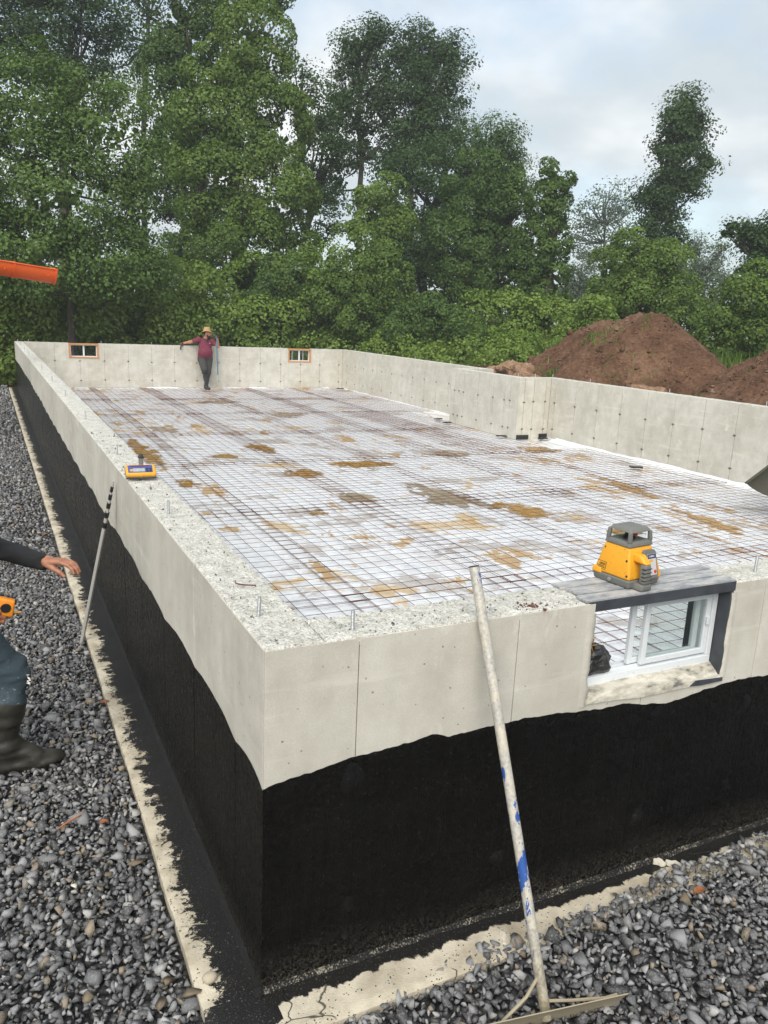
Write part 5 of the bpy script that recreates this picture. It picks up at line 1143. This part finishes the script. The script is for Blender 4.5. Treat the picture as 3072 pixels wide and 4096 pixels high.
MB().tube([s1, s1+np.array([-.07, -.03, -.035]), bc-bd*.235+np.array([0, -.02, -.012])], .0055, 7).obj('brace', MUDM, rk, True)
s2 = TOP+(BOT-TOP)*0.962
MB().tube([s2, s2+bd*.10+np.array([0, -.004, -.018]), bc+bd*.20+np.array([0, -.012, .045]), bc+bd*.245+np.array([0, -.012, .048])], .0055, 7).obj('brace', MUDM, rk, True)

# ------------------------------------------------------------------ concrete chutes
def trough(name, label, a, b, r, mat, ribs, mouth_cut=0.0, bolts_at=(), lip=0.03):
    a, b = np.array(a, float), np.array(b, float); ax = b-a; L_ = np.linalg.norm(ax); ax /= L_; side = np.cross(ax, (0, 0, 1)); side /= np.linalg.norm(side); upv = np.cross(side, ax)
    e = tag(empty(name, tuple(b)), label, 'chute')
    def shell(t0, t1, r0, r1, nm):
        n = 18; th = np.linspace(math.pi, 2*math.pi, n); V = []
        for t in (t0, t1):
            for rr in (r0, r1):
                for q in th:
                    cut = mouth_cut*(1+math.sin(q))*(1 if t == 1 else 0); V.append(a+ax*(L_*t-cut)+side*rr*math.cos(q)+upv*rr*math.sin(q))
        F = []
        for q in range(n-1): F += [(q, q+1, 2*n+q+1, 2*n+q), (n+q, 3*n+q, 3*n+q+1, n+q+1), (q, n+q, n+q+1, q+1), (2*n+q, 2*n+q+1, 3*n+q+1, 3*n+q)]
        F += [(0, 2*n, 3*n, n), (n-1, 2*n-1, 4*n-1, 3*n-1)]
        return MB().add(np.array(V), F).obj(nm, mat, e, True)
    shell(0, 1, r, r+.008, 'trough')
    for t in ribs: shell(t-.010/L_*1.5, t+.010/L_*1.5, r+.0085, r+.024, 'rib')
    for sgn in (-1, 1):
        c0 = a+side*sgn*(r+.012)+upv*.004; c1 = b+side*sgn*(r+.012)+upv*.004-ax*mouth_cut
        MB().tube([c0, c1], .018, 6, sq=(1.2, .7)).obj('rim', mat, e)
        for t in bolts_at:
            p = a+ax*L_*t+side*sgn*(r*.86)-upv*(r*.45); MB().tube([p, p+side*sgn*.05-upv*.02], .012, 6).obj('bolt', mat, e)
    for t in ribs:
        p = a+ax*L_*t+side*(-1)*(r+.012); MB().box(p-np.array([.04, .03, -.005]), p+np.array([.05, .03, .045]), 0, .004).obj('hook', mat, e)
    return e
trough('concrete_chute', 'bright orange concrete chute reaching in from the left over the wall', (-5.2, 12.6, 3.32), (0.47, 13.0, 2.745), 0.215, ORA, (.45, .885, .996), 0.0, (.86, .975))
trough('concrete_chute', 'dark olive metal chute end poking in at the right picture edge', (10.8, 4.75, 1.75), (7.70, 4.25, .51), 0.23, OLIVE, (.4, .99), -0.18)

# ------------------------------------------------------------------ black plastic spacers on the floor
sp_me = MB().box((-.10, -.045, 0), (.10, .045, .022), 0, .004).data('spacer_block', BLK)
for x, y, rz, lab in ((8.36, 13.45, .3, 'black block on the sheet beyond the recess wall'), (8.24, 12.85, .2, 'black block at the far end of the recess wall'), (8.30, 10.85, -.3, 'black block at the recess wall, near its front corner'), (8.98, 10.42, .1, 'flat black block in the inner corner beside the recess'), (8.55, 7.40, -.4, 'lone black block on the mesh by the right wall'), (9.0, 20.6, .1, 'black block on the floor in the far right corner')):
    o = bpy.data.objects.new('spacer_block', sp_me); C.objects.link(o); o.location = (x, y, .050); o.rotation_euler = (0, 0, rz); tag(o, lab, 'block', 'black blocks on the floor')
tag(MB().box((BXI+.02, BY0-.022, .03), (BXI+.30, BY0-.003, .115), 0, .003).obj('black_board', BLK), 'upright black board against the front corner of the recess wall', 'board', 'upright black boards at the recess')
tag(MB().box((WX-.20, BY0-.022, .03), (WX-.01, BY0-.003, .13), 0, .003).obj('black_board', BLK), 'upright black board in the inner corner of the recess', 'board', 'upright black boards at the recess')

# ------------------------------------------------------------------ debris
LUMPM = m_dirty('tar_specked_mortar', (0.42, 0.37, 0.28), 0.9, (0.03, 0.028, 0.025), 0.8, 40)
def chips(name, pts, mat, smin, smax, group, labf, cat):
    for k, (x, y, z, s) in enumerate(pts):
        me = mesh_data(name, shapes[k % 16][0]*np.array([s*1.2, s*.9, s*.55]), shapes[k % 16][1], mat); o = bpy.data.objects.new(name, me); C.objects.link(o); o.location = (x, y, z+s*.2); o.rotation_euler = (0, 0, k*1.3); tag(o, labf(k), cat, group)
def flat_chip(x, y, z, lx, ly, rz, label, mat=CHIP, name='mortar_chip', cat='mortar chip', th_=.010):
    n = 11; t = np.arange(n)*2*math.pi/n; r_ = 1+0.3*np.sin(t*3+x*9)*.5+.15*np.cos(t*5+y*30); P = np.stack([np.cos(t)*lx*r_, np.sin(t)*ly*r_], -1); c_, s_ = math.cos(rz), math.sin(rz)
    P = np.stack([x+P[:, 0]*c_-P[:, 1]*s_, y+P[:, 0]*s_+P[:, 1]*c_], -1); V = [(*p, z) for p in P]+[(*(p*.93+np.array([x, y])*.07), z+th_) for p in P]
    return tag(mobj(name, V, [tuple(range(n))[::-1], tuple(n+i for i in range(n))]+[(i, (i+1) % n, n+(i+1) % n, n+i) for i in range(n)], mat), label, cat)
def chip_px(a, b, wd, z, label, th_=.012):
    A_, B_ = at_plane(*a, 2, z), at_plane(*b, 2, z); c_ = (A_+B_)/2; v_ = B_-A_; return flat_chip(c_[0], c_[1], z-.004, np.linalg.norm(v_[:2])/2, wd, math.atan2(v_[1], v_[0]), label, th_=th_)
chip_px((2610, 3442), (2662, 3458), .020, .006, 'left half of the long broken white mortar slab on the front footing')
chip_px((2660, 3445), (2745, 3478), .020, .006, 'right half of the long broken white mortar slab on the front footing')
chip_px((2978, 3388), (3040, 3412), .018, .016, 'white mortar slab at the right picture edge by the gravel')
chip_px((2942, 3408), (2972, 3418), .014, .012, 'small yellowish mortar chip left of the right-edge slab')
chip_px((2006, 3720), (2020, 3775), .012, .005, 'upright white mortar patch on tar left of the rake shaft', .005)
p = at_plane(840, 3900, 2, 0.02); V, F = ico(2); V = V*np.array([.026, .022, .018])*(1+.15*fbm(V*3, 2))[:, None]; tag(mobj('mortar_lump', V+np.array([p[0], p[1], .010]), F, LUMPM, smooth=True), 'rounded mortar lump with tar specks on the left footing', 'mortar lump')
p = at_plane(415, 3295, 2, -.01)
def dead_leaf(x, y, z, s, label):
    t = np.linspace(-1, 1, 7); V = []
    for a in t: 
        w_ = (1-a*a)**.7; V += [(a*s, -w_*s*.55, .5*s*w_*.4+s*.1*math.sin(a*3)), (a*s, 0, s*.12*a), (a*s, w_*s*.55, .5*s*w_*.5)]
    V = np.array(V)+np.array([x, y, z]); return tag(mobj('dead_leaf', V, [(i*3+j, (i+1)*3+j, (i+1)*3+j+1, i*3+j+1) for i in range(6) for j in range(2)], DEAD, smooth=True), label, 'leaf')
dead_leaf(p[0], p[1], p[2]+.010, .022, 'curled brown dead leaf on the gravel right of the orange twig')
p = at_plane(418, 2815, 2, -.01); dead_leaf(p[0], p[1], p[2]+.012, .028, 'red-brown dead leaf on the gravel beside the left footing')
p = at_plane(178, 2142, 2, -.01); dead_leaf(p[0], p[1], p[2]+.012, .03, 'yellowish dead leaf on the gravel above the reaching hand')
p = at_plane(2795, 3580, 2, 0.02); dead_leaf(p[0], p[1], p[2]+.02, .03, 'rust-brown clump of dead leaves on gravel right of the rake')
a_ = at_plane(232, 3325, 2, -.01); b_ = at_plane(325, 3272, 2, -.01); tag(MB().tube([a_+np.array([0, 0, .012]), (a_+b_)/2+np.array([.002, .004, .016]), b_+np.array([0, 0, .018])], [.003, .0045, .0035], 7).obj('twig', TWIG, smooth=True), 'orange-brown twig lying on the gravel at lower left', 'twig')
for k, (px, py, s, lab) in enumerate(((545, 3455, .030, 'olive-brown stone in the gravel beside the left footing, upper'), (435, 3505, .022, 'round tan stone in the gravel left of the olive one'), (675, 3930, .030, 'tan stone at the gravel edge near the bottom left footing'), (760, 3985, .036, 'wide olive stone at the bottom edge of the left footing'), (648, 4015, .024, 'brown stone below the tan one at the bottom left'), (355, 3995, .024, 'reddish brown stone at the bottom of the left gravel'), (2960, 3505, .040, 'flat olive-brown stone in the gravel at right below the mortar slab'), (2735, 3630, .036, 'square brown stone in the gravel right of the rake'), (300, 3545, .018, 'single white stone in the left gravel'))):
    q = at_plane(px, py, 2, -.015); me = mesh_data('rock', shapes[(k*3+1) % 16][0]*np.array([s*1.1, s, s*.6]), shapes[(k*3+1) % 16][1], CHIP if 'white' in lab else ROCK); o = bpy.data.objects.new('rock', me); C.objects.link(o); gz = float(gravel_z(np.array([q[0]]), np.array([q[1]]))[0]); o.location = (q[0], q[1], max(gz, q[2])+s*.25); o.rotation_euler = (0.2, .1, k); tag(o, lab, 'stone')
# crumbs left on the wall tops (uncountable)
n = 900; X = np.concatenate([rng.uniform(.01, .19, 620), rng.uniform(.2, 1.2, 280)]); Y = np.concatenate([rng.uniform(.02, 4.5, 620)**1.0, rng.uniform(.01, .19, 280)]); sz = .0022*np.exp(rng.normal(0, .55, n))
RRc = rand_rots(n); SV, SF = shapes[3]; V = np.einsum('nij,vj->nvi', RRc, SV)*sz[:, None, None]+np.stack([X, Y, np.full(n, WH+.0005)], -1)[:, None]
stuff(mobj('wall_top_crumbs', V.reshape(-1, 3), (SF[None]+(np.arange(n)*len(SV))[:, None, None]).reshape(-1, 3), STONE))
t = np.linspace(0, 1, 8); wv = at_plane(940, 2332, 2, WH+.006); wv2 = at_plane(1022, 2343, 2, WH+.006)
tag(MB().tube([wv*(1-s)+wv2*s+np.array([-.018*math.sin(math.pi*s), -.004, .003]) for s in t], .0025, 6).obj('tie_wire', RUST, smooth=True), 'short bent rusty wire lying on the left wall top', 'wire')
n = 70; c = at_plane(2135, 2425, 2, WH); X = c[0]+rng.normal(0, .022, n); Y = c[1]+rng.normal(0, .018, n); sz = .0022*np.exp(rng.normal(0, .5, n)); V = np.einsum('nij,vj->nvi', rand_rots(n), SV)*sz[:, None, None]+np.stack([X, Y, np.full(n, WH+.001)], -1)[:, None]
stuff(mobj('rust_flakes', V.reshape(-1, 3), (SF[None]+(np.arange(n)*len(SV))[:, None, None]).reshape(-1, 3), RUST))
# ------------------------------------------------------------------ people (blended solids polygonised as one skin)
def snets(Fg, o, h):
    nx, ny, nz = Fg.shape; acc = np.zeros((nx-1, ny-1, nz-1, 3), np.float32); cnt = np.zeros((nx-1, ny-1, nz-1), np.float32)
    for ax in range(3):
        oth = [i for i in range(3) if i != ax]
        for a in (0, 1):
            for b in (0, 1):
                s0, s1 = [None]*3, [None]*3; s0[ax], s1[ax] = slice(0, -1), slice(1, None)
                for i, v in zip(oth, (a, b)): s0[i] = s1[i] = slice(v, Fg.shape[i]-1+v)
                f0, f1 = Fg[tuple(s0)], Fg[tuple(s1)]; m = (f0 < 0) != (f1 < 0); t = np.where(m, f0/np.where(m, f0-f1, 1), 0)
                cnt += m; acc[..., ax] += t; acc[..., oth[0]] += a*m; acc[..., oth[1]] += b*m
    act = cnt > 0; idx = np.full(act.shape, -1, np.int64); idx[act] = np.arange(act.sum()); V = (acc[act]/cnt[act][:, None]+np.argwhere(act))*h+o
    S_ = Fg < 0; Q = []
    for ax in range(3):
        oth = [i for i in range(3) if i != ax]; s0, s1 = [slice(1, -1)]*3, [slice(1, -1)]*3; s0[ax], s1[ax] = slice(0, -1), slice(1, None)
        m = S_[tuple(s0)] != S_[tuple(s1)]; e = np.argwhere(m); e[:, oth[0]] += 1; e[:, oth[1]] += 1; ins = S_[tuple(e.T)]; c4 = []
        for d0, d1 in ((0, 0), (-1, 0), (-1, -1), (0, -1)):
            k = e.copy(); k[:, oth[0]] += d0; k[:, oth[1]] += d1; c4.append(idx[tuple(k.T)])
        q = np.stack(c4, -1); fl = ins if ax != 1 else ~ins; q[~fl] = q[~fl][:, ::-1]; Q.append(q)
    return V, np.concatenate(Q)
def cap(a, b, ra, rb, m, sq=None): return ('c', np.array(a, float), np.array(b, float), ra, rb, m, sq)
def ell(c, r, m): return ('e', np.array(c, float), np.array(r, float), 0, 0, m, None)
def sdf(p, X):
    if p[0] == 'e':
        q = (X-p[1])/p[2]; k0 = np.linalg.norm(q, axis=-1); k1 = np.linalg.norm(q/p[2], axis=-1); return k0*(k0-1)/np.maximum(k1, 1e-6)
    ab = p[2]-p[1]; t = np.clip(((X-p[1])@ab)/max(ab@ab, 1e-9), 0, 1); return np.linalg.norm(X-p[1]-t[..., None]*ab, axis=-1)-(p[3]+(p[4]-p[3])*t)
def skin(name, prims, mats, h, k, parent=None, rough=0.0, rs=(13, 13, 20)):
    lo, hi = [], []
    for p in prims:
        if p[0] == 'e': lo.append(p[1]-p[2]); hi.append(p[1]+p[2])
        else: r = max(p[3], p[4]); lo.append(np.minimum(p[1], p[2])-r); hi.append(np.maximum(p[1], p[2])+r)
    o = np.min(lo, 0)-4*h-k; top = np.max(hi, 0)+4*h+k; n = np.ceil((top-o)/h).astype(int)+1
    Fg = np.full(n, 1.0, np.float32)
    for p, l, u_ in zip(prims, lo, hi):
        i0 = np.maximum(0, np.floor((l-o-k-2*h)/h).astype(int)); i1 = np.minimum(n, np.ceil((u_-o+k+2*h)/h).astype(int)+1)
        gx = [np.arange(i0[a], i1[a])*h+o[a] for a in range(3)]; X = np.stack(np.meshgrid(*gx, indexing='ij'), -1); d = sdf(p, X)
        sl = tuple(slice(i0[a], i1[a]) for a in range(3)); f = Fg[sl]; hh = np.clip(.5+.5*(f-d)/k, 0, 1); Fg[sl] = f*(1-hh)+d*hh-k*hh*(1-hh)
    if rough:
        gx = [np.arange(n[a])*h+o[a] for a in range(3)]; m = np.abs(Fg) < .03; I = np.argwhere(m); P = I*h+o; Fg[m] += rough*fbm(P*np.array(rs), 3)
    V, Q = snets(Fg, o, h); cen = V[Q].mean(1); best = np.full(len(cen), 9.0); lab = np.zeros(len(cen), int)
    for p in prims:
        d = sdf(p, cen); b = d < best; best[b] = d[b]; lab[b] = p[5]
    ob = mobj(name, V, Q, mats, parent, smooth=True); ob.data.polygons.foreach_set('material_index', lab.astype(np.int32))
    bm = bmesh.new(); bm.from_mesh(ob.data); bmesh.ops.recalc_face_normals(bm, faces=bm.faces[:]); bm.to_mesh(ob.data); bm.free(); return ob
def hand(w, fdir, pn, side, curl, m, s=1.0, spread=.12, thumb=.7):
    """palm plus five jointed fingers; fdir towards the fingertips, pn out of the palm, side towards the thumb"""
    f = np.array(fdir, float); f /= np.linalg.norm(f); pn = np.array(pn, float); pn -= pn@f*f; pn /= np.linalg.norm(pn); sd_ = np.cross(f, pn); sd_ = sd_ if sd_@np.array(side, float) > 0 else -sd_
    w = np.array(w, float); P = [cap(w-f*.03*s, w+f*.02*s, .026*s, .027*s, m)]
    for k, off_ in enumerate((.030, .010, -.011, -.030)): P.append(cap(w+f*.022*s+sd_*off_*.75*s, w+f*.086*s+sd_*off_*s, .0155*s, .0125*s, m))
    Ls = ((.040, .025, .020), (.044, .029, .022), (.041, .027, .021), (.032, .020, .018))
    for k, off_ in enumerate((.030, .010, -.011, -.030)):
        p = w+f*.088*s+sd_*off_*s; dr = f+sd_*spread*(1.5-k)*.5; dr /= np.linalg.norm(dr); ang = 0; c = curl[k] if hasattr(curl, '__len__') else curl
        for j, L_ in enumerate(Ls[k]):
            ang += c*(0.75 if j == 0 else 1.0); dd = dr*math.cos(ang)+pn*math.sin(ang); q = p+dd*L_*s; r0 = (.0094, .0084, .0076)[j]*s; P.append(cap(p, q, r0, r0*.9, m)); p = q
    t0 = w+f*.025*s+sd_*.026*s+pn*.008*s; td = f*.62+sd_*thumb+pn*.35; td /= np.linalg.norm(td); t1 = t0+td*.042*s; td2 = td+f*.5+pn*.25; td2 /= np.linalg.norm(td2); t2 = t1+td2*.032*s; t3 = t2+(td2+pn*.25)*.024*s
    return P+[cap(t0, t1, .0145*s, .0115*s, m), cap(t1, t2, .0112*s, .0100*s, m), cap(t2, t3, .0098*s, .0080*s, m)]

# man leaning on the far wall --------------------------------------------------
X0, Y0 = 4.90, IF-0.20
mats = [SHIRT, PANTS, SKIN, BOOT]
rsh, lsh = (4.70, Y0-.01, 1.41), (5.05, Y0-.03, 1.40); rel_, lel = (4.49, IF-.06, 1.325), (5.195, Y0-.15, 1.235); rwr, lwr = (4.31, IF+.06, 1.275), (5.155, Y0-.24, 1.505)
lk, la = (4.935, Y0-.10, .50), (4.880, Y0-.02, .105); rk_, ra = (4.755, Y0-.34, .605), (4.885, IF-.085, .44)
pr = [ell((4.875, Y0, 1.22), (.185, .125, .22), 0), ell((4.865, Y0-.055, 1.06), (.205, .165, .17), 0), ell((4.87, Y0, 1.36), (.17, .10, .10), 0), cap((4.80, Y0, .97), (4.94, Y0, .97), .135, .135, 0),
      cap(rsh, (4.60, Y0+.03, 1.365), .075, .072, 0), cap((4.60, Y0+.03, 1.365), rel_, .054, .044, 2), cap(rel_, rwr, .043, .032, 2),
      cap(lsh, (5.125, Y0-.09, 1.31), .075, .070, 0), cap((5.125, Y0-.09, 1.31), lel, .052, .045, 2), cap(lel, lwr, .043, .032, 2),
      cap((4.87, Y0-.005, 1.42), (4.90, Y0-.025, 1.50), .062, .057, 2),
      cap((4.785, Y0, .89), (4.955, Y0, .89), .125, .125, 1), cap((4.965, Y0-.01, .84), lk, .112, .076, 1), cap(lk, (4.90, Y0-.06, .38), .072, .066, 1),
      cap((4.775, Y0-.01, .84), rk_, .112, .082, 1), cap(rk_, (4.825, IF-.25, .51), .074, .062, 1),
      cap((4.915, Y0-.08, .41), la, .068, .056, 3), cap(la, (4.90, Y0-.07, .065), .056, .050, 3), cap((4.885, Y0-.02, .062), (4.935, Y0-.17, .060), .046, .040, 3),
      cap((4.825, IF-.25, .51), ra, .062, .052, 3), cap(ra, (4.89, IF-.060, .36), .048, .044, 3), cap((4.89, IF-.060, .36), (4.895, IF-.052, .26), .042, .038, 3)]
hc = np.array([4.925, Y0-.055, 1.585]); fx = np.array([0.80, -0.60, 0.0]); fs = np.array([.60, .80, 0])
pr += [ell(hc, (.086, .088, .112), 2), ell(hc+fx*.022+np.array([0, 0, -.055]), (.066, .066, .060), 2), cap(hc+fx*.082+np.array([0, 0, .012]), hc+fx*.104+np.array([0, 0, -.020]), .011, .015, 2),
       cap(hc+fx*.078+fs*.028+np.array([0, 0, .030]), hc+fx*.078-fs*.028+np.array([0, 0, .030]), .012, .012, 2), cap(hc+fx*.078+fs*.016+np.array([0, 0, -.052]), hc+fx*.078-fs*.016+np.array([0, 0, -.052]), .010, .010, 2),
       ell(hc-fs*.086+np.array([0, 0, 0]), (.018, .014, .03), 2), ell(hc+fs*.086, (.018, .014, .03), 2)]
man = skin('person', pr, mats, .0115, .035, None, 0.006)
tag(man, 'man in maroon polo, tan brimmed hat and rubber boots leaning on the far wall', 'person')
# eyes, beard, hat
for s_ in (-1, 1): V, F = ico(2); mobj('eye', V*.010+hc+fx*.079+fs*.030*s_+np.array([0, 0, .012]), F, HAIR, man, True)
skin('beard', [ell(hc+fx*.045+np.array([0, 0, -.088]), (.062, .062, .048), 0), cap(hc-fs*.078+fx*.010+np.array([0, 0, -.005]), hc-fs*.052+fx*.04+np.array([0, 0, -.085]), .016, .026, 0), cap(hc+fs*.078+fx*.010+np.array([0, 0, -.005]), hc+fs*.052+fx*.04+np.array([0, 0, -.085]), .016, .026, 0), cap(hc+fx*.094+fs*.022+np.array([0, 0, -.040]), hc+fx*.094-fs*.022+np.array([0, 0, -.040]), .009, .009, 0)], [HAIR], .008, .02, man, .004)
skin('hair', [ell(hc-fx*.018+np.array([0, 0, .012]), (.088, .090, .098), 0)], [HAIR], .010, .02, man)
hat = MB(); N_ = 28; th = np.arange(N_)*2*math.pi/N_; rows = []
for r_, z, dr in ((.185, .050, 1), (.150, .060, .8), (.108, .072, .3), (.098, .080, 0), (.092, .125, 0), (.084, .158, 0), (.070, .168, 0), (.040, .160, 0), (.004, .155, 0)):
    sag = -.030*dr*np.cos(2*th+.5)-.012*dr; rows.append(np.stack([hc[0]-.01+r_*np.cos(th)*1.02, hc[1]+r_*np.sin(th), hc[2]+z+sag+0*th], -1))
V = np.concatenate(rows); F = [(k*N_+j, k*N_+(j+1) % N_, (k+1)*N_+(j+1) % N_, (k+1)*N_+j) for k in range(8) for j in range(N_)]; V2 = V+np.array([0, 0, -.006]); 
hat.add(V, F); hat.add(V2, [f[::-1] for f in F]); hat.add(np.concatenate([V[:N_], V2[:N_]]), [(j, N_+j, N_+(j+1) % N_, (j+1) % N_) for j in range(N_)]); hat.obj('hat', HAT, man, True)
skin('collar', [cap((4.81, Y0-.06, 1.435), (4.885, Y0-.115, 1.36), .017, .012, 0), cap((4.955, Y0-.075, 1.43), (4.885, Y0-.115, 1.36), .017, .012, 0)], [BLK], .007, .01, man)
MB().box((4.965, Y0-.136, 1.305), (4.980, Y0-.126, 1.325)).obj('chest_emblem', WHT, man)
skin('belt', [cap((4.735, Y0-.03, .90), (4.80, Y0-.118, .885), .020, .020, 0), cap((4.80, Y0-.118, .885), (4.94, Y0-.120, .885), .020, .020, 0), cap((4.94, Y0-.120, .885), (5.005, Y0-.03, .90), .020, .020, 0)], [BLK], .009, .01, man)
gl = [GLOVER, GLOVEB]
g1 = [cap(rwr, (4.27, IF+.03, 1.250), .036, .038, 0)]+hand((4.275, IF+.02, 1.255), (-.55, -.50, -.75), (.6, -.2, -.4), (0, -1, 0.2), .35, 1, 1.05)
skin('glove', g1, gl, .006, .008, man)
g2 = [cap((5.165, Y0-.215, 1.46), lwr, .036, .037, 0)]+hand(lwr, (-.30, -.15, .80), (-.9, -.1, -.1), (0, -1, 0), .85, 1, 1.05)
skin('glove', g2, gl, .006, .008, man)
# rake in the man's hand
HT, HB = np.array([5.125, Y0-.262, 1.575]), np.array([5.170, Y0-.275, .075])
r2 = tag(empty('concrete_rake', tuple(HB)), 'blue-handled concrete rake held upright by the man at the far wall', 'concrete rake')
MB().tube([HT, HT*.25+HB*.75], .0155, 10).obj('handle', BLUEP, r2, True); MB().tube([HT*.25+HB*.75, HB], .0150, 10).obj('lower_shaft', ALU, r2, True)
V, F = grid_mesh(np.linspace(-.20, .13, 12), np.linspace(0, 1, 5), lambda X, Y: 0*X); V = np.stack([HB[0]+V[:, 0], HB[1]-.05+.03*V[:, 1]**2+V[:, 0]*.12, .048+.05*V[:, 1]], -1); k = len(V); V = np.concatenate([V, V+np.array([0, .004, 0])]); mobj('blade', V, np.concatenate([F, F[:, ::-1]+k]), MUDM, r2)
MB().tube([HB+np.array([0, 0, .10]), HB+np.array([.08, -.04, .055])], .005, 6).obj('brace', MUDM, r2); MB().tube([HB+np.array([0, 0, .10]), HB+np.array([-.10, -.05, .055])], .005, 6).obj('brace', MUDM, r2)

# worker striding in from the left edge ---------------------------------------
gz = -0.035
mats = [BLACKSH, JEANS, SKIN2, BOOT2]
hipR, hipL = np.array([-1.00, 1.66, .90]), np.array([-1.00, 1.86, .90])
kL, aL = np.array([-.675, 1.80, .475]), np.array([-.735, 1.77, .085])
kR, aR = np.array([-1.12, 1.62, .47]), np.array([-1.42, 1.60, .14])
ch = np.array([-.93, 1.76, 1.28]); shR, shL = ch+np.array([.02, -.19, .10]), ch+np.array([.03, .19, .10])
elL, wrL = np.array([-.745, 1.90, 1.085]), np.array([-.515, 1.76, 1.025])
elR, wrR = np.array([-1.03, 1.49, 1.00]), np.array([-.815, 1.60, .850])
pr = [ell(ch+np.array([0, 0, -.05]), (.125, .19, .22), 0), cap(ch+np.array([0, -.13, .08]), ch+np.array([0, .13, .08]), .09, .09, 0), cap((-.99, 1.69, .98), (-.99, 1.83, .98), .125, .125, 0), ell((-.955, 1.76, 1.10), (.125, .165, .16), 0),
      cap(shL, elL, .068, .056, 0), cap(elL, wrL, .054, .040, 0), cap(shR, elR, .068, .056, 0), cap(elR, wrR+np.array([-.03, -.01, .02]), .052, .038, 0),
      cap(ch+np.array([.02, 0, .14]), ch+np.array([.05, 0, .26]), .060, .056, 2),
      cap((-1.0, 1.69, .90), (-1.0, 1.83, .90), .118, .118, 1), cap(hipL, kL, .105, .078, 1), cap(kL, (-.715, 1.775, .30), .076, .078, 1), cap(hipR, kR, .105, .076, 1), cap(kR, (-1.30, 1.61, .29), .074, .074, 1),
      cap((-.712, 1.775, .31), (-.735, 1.77, .12), .074, .066, 3), cap(aL, (-.735, 1.77, .045), .060, .056, 3), cap((-.715, 1.768, .105), (-.60, 1.760, .040), .052, .044, 3), ell((-.545, 1.756, .018), (.078, .050, .044), 3), ell((-.755, 1.77, .020), (.056, .048, .052), 3), cap((-.74, 1.77, .008), (-.56, 1.757, .004), .044, .044, 3), cap((-.712, 1.775, .315), (-.713, 1.775, .285), .081, .081, 3),
      cap((-1.28, 1.61, .31), aR, .072, .062, 3), cap(aR, (-1.42, 1.60, .10), .056, .052, 3), cap((-1.43, 1.60, .10), (-1.27, 1.60, .015), .048, .040, 3)]
h2 = ch+np.array([.075, 0, .37])
pr += [ell(h2, (.095, .078, .115), 2), ell(h2+np.array([.03, 0, -.06]), (.065, .058, .055), 2), cap(h2+np.array([.092, 0, .01]), h2+np.array([.115, 0, -.025]), .010, .015, 2), cap(h2+np.array([.085, -.028, .032]), h2+np.array([.085, .028, .032]), .012, .012, 2), cap(h2+np.array([.085, -.018, -.058]), h2+np.array([.085, .018, -.058]), .010, .010, 2), ell(h2+np.array([0, -.08, 0]), (.016, .012, .03), 2), ell(h2+np.array([0, .08, 0]), (.016, .012, .03), 2)]
wk = skin('person', pr, mats, .0095, .026, None, .017, (10, 10, 24))
tag(wk, 'worker in black long sleeves, spattered jeans and rubber boots, cut by the left edge', 'person')
skin('hair', [ell(h2+np.array([-.022, 0, .03]), (.092, .084, .100), 0)], [HAIR], .010, .02, wk)
for s_ in (-1, 1): V, F = ico(2); mobj('eye', V*.011+h2+np.array([.086, .030*s_, .012]), F, HAIR, wk, True)
skin('hand', [cap(wrL-np.array([.05, -.03, -.01]), wrL, .029, .027, 0)]+hand(wrL, (.88, -.42, .02), (.15, -.25, -1), (.2, -1, .3), [.42, .40, .38, .36], 0, 1.06, .16, .08), [SKIN2], .0042, .007, wk)
skin('hand', [cap(wrR-np.array([.05, .02, -.02]), wrR, .030, .028, 0)]+hand(wrR, (.92, .10, -.12), (.1, .75, -.25), (.1, 0, 1), [.62, .66, .70, .74], 0, 1.06, .05, .45), [SKIN2], .0042, .007, wk)
# moulded soles
for fx0_, fy_, dz, rx_ in ((-.80, 1.77, -.040, 0), ):
    out_ = [(-.008, -.03), (.03, -.046), (.10, -.040), (.17, -.050), (.25, -.050), (.305, -.030), (.318, 0), (.305, .028), (.25, .048), (.17, .048), (.10, .038), (.03, .046), (-.008, .03)]
    MB().prism([(fx0_+a, fy_-.008*a/.3+b) for a, b in out_], dz, dz+.024, 2).obj('sole', BLK, wk)
# torn threads at the knee
kp = np.array([-.612, 1.735, .455])
for k in range(7):
    a = kp+np.array([random.uniform(-.004, .004), random.uniform(-.01, .01), random.uniform(-.02, .02)]); MB().tube([a, a+np.array([.012, -.012, random.uniform(-.012, .006)])], .0022, 5).obj('loose_thread', WHT, wk)
# tape measure gripped in the near hand
tm = tag(empty('tape_measure', (-.635, 1.625, .84)), 'orange tape measure in the near hand of the worker at the left edge', 'tape measure')
mb = MB().hexa(q4(-.044, .042, -.021, .021, -.040), q4(-.040, .030, -.021, .021, .040), 0, .009); mb.xf(Matrix.Translation((-.682, 1.640, .862)) @ Matrix.Rotation(.35, 4, 'Y')); mb.obj('case', TAPE, tm, True)
mb = MB().lathe([(.022, 0), (.020, .003)], 20); mb.xf(Matrix.Translation((-.682, 1.6175, .862)) @ Matrix.Rotation(math.pi/2, 4, 'X')); mb.obj('side_disc', BLK, tm, True)
mb = MB().box((-.650, 1.633, .829), (-.622, 1.647, .832)); mb.obj('blade_tab', YEL, tm)
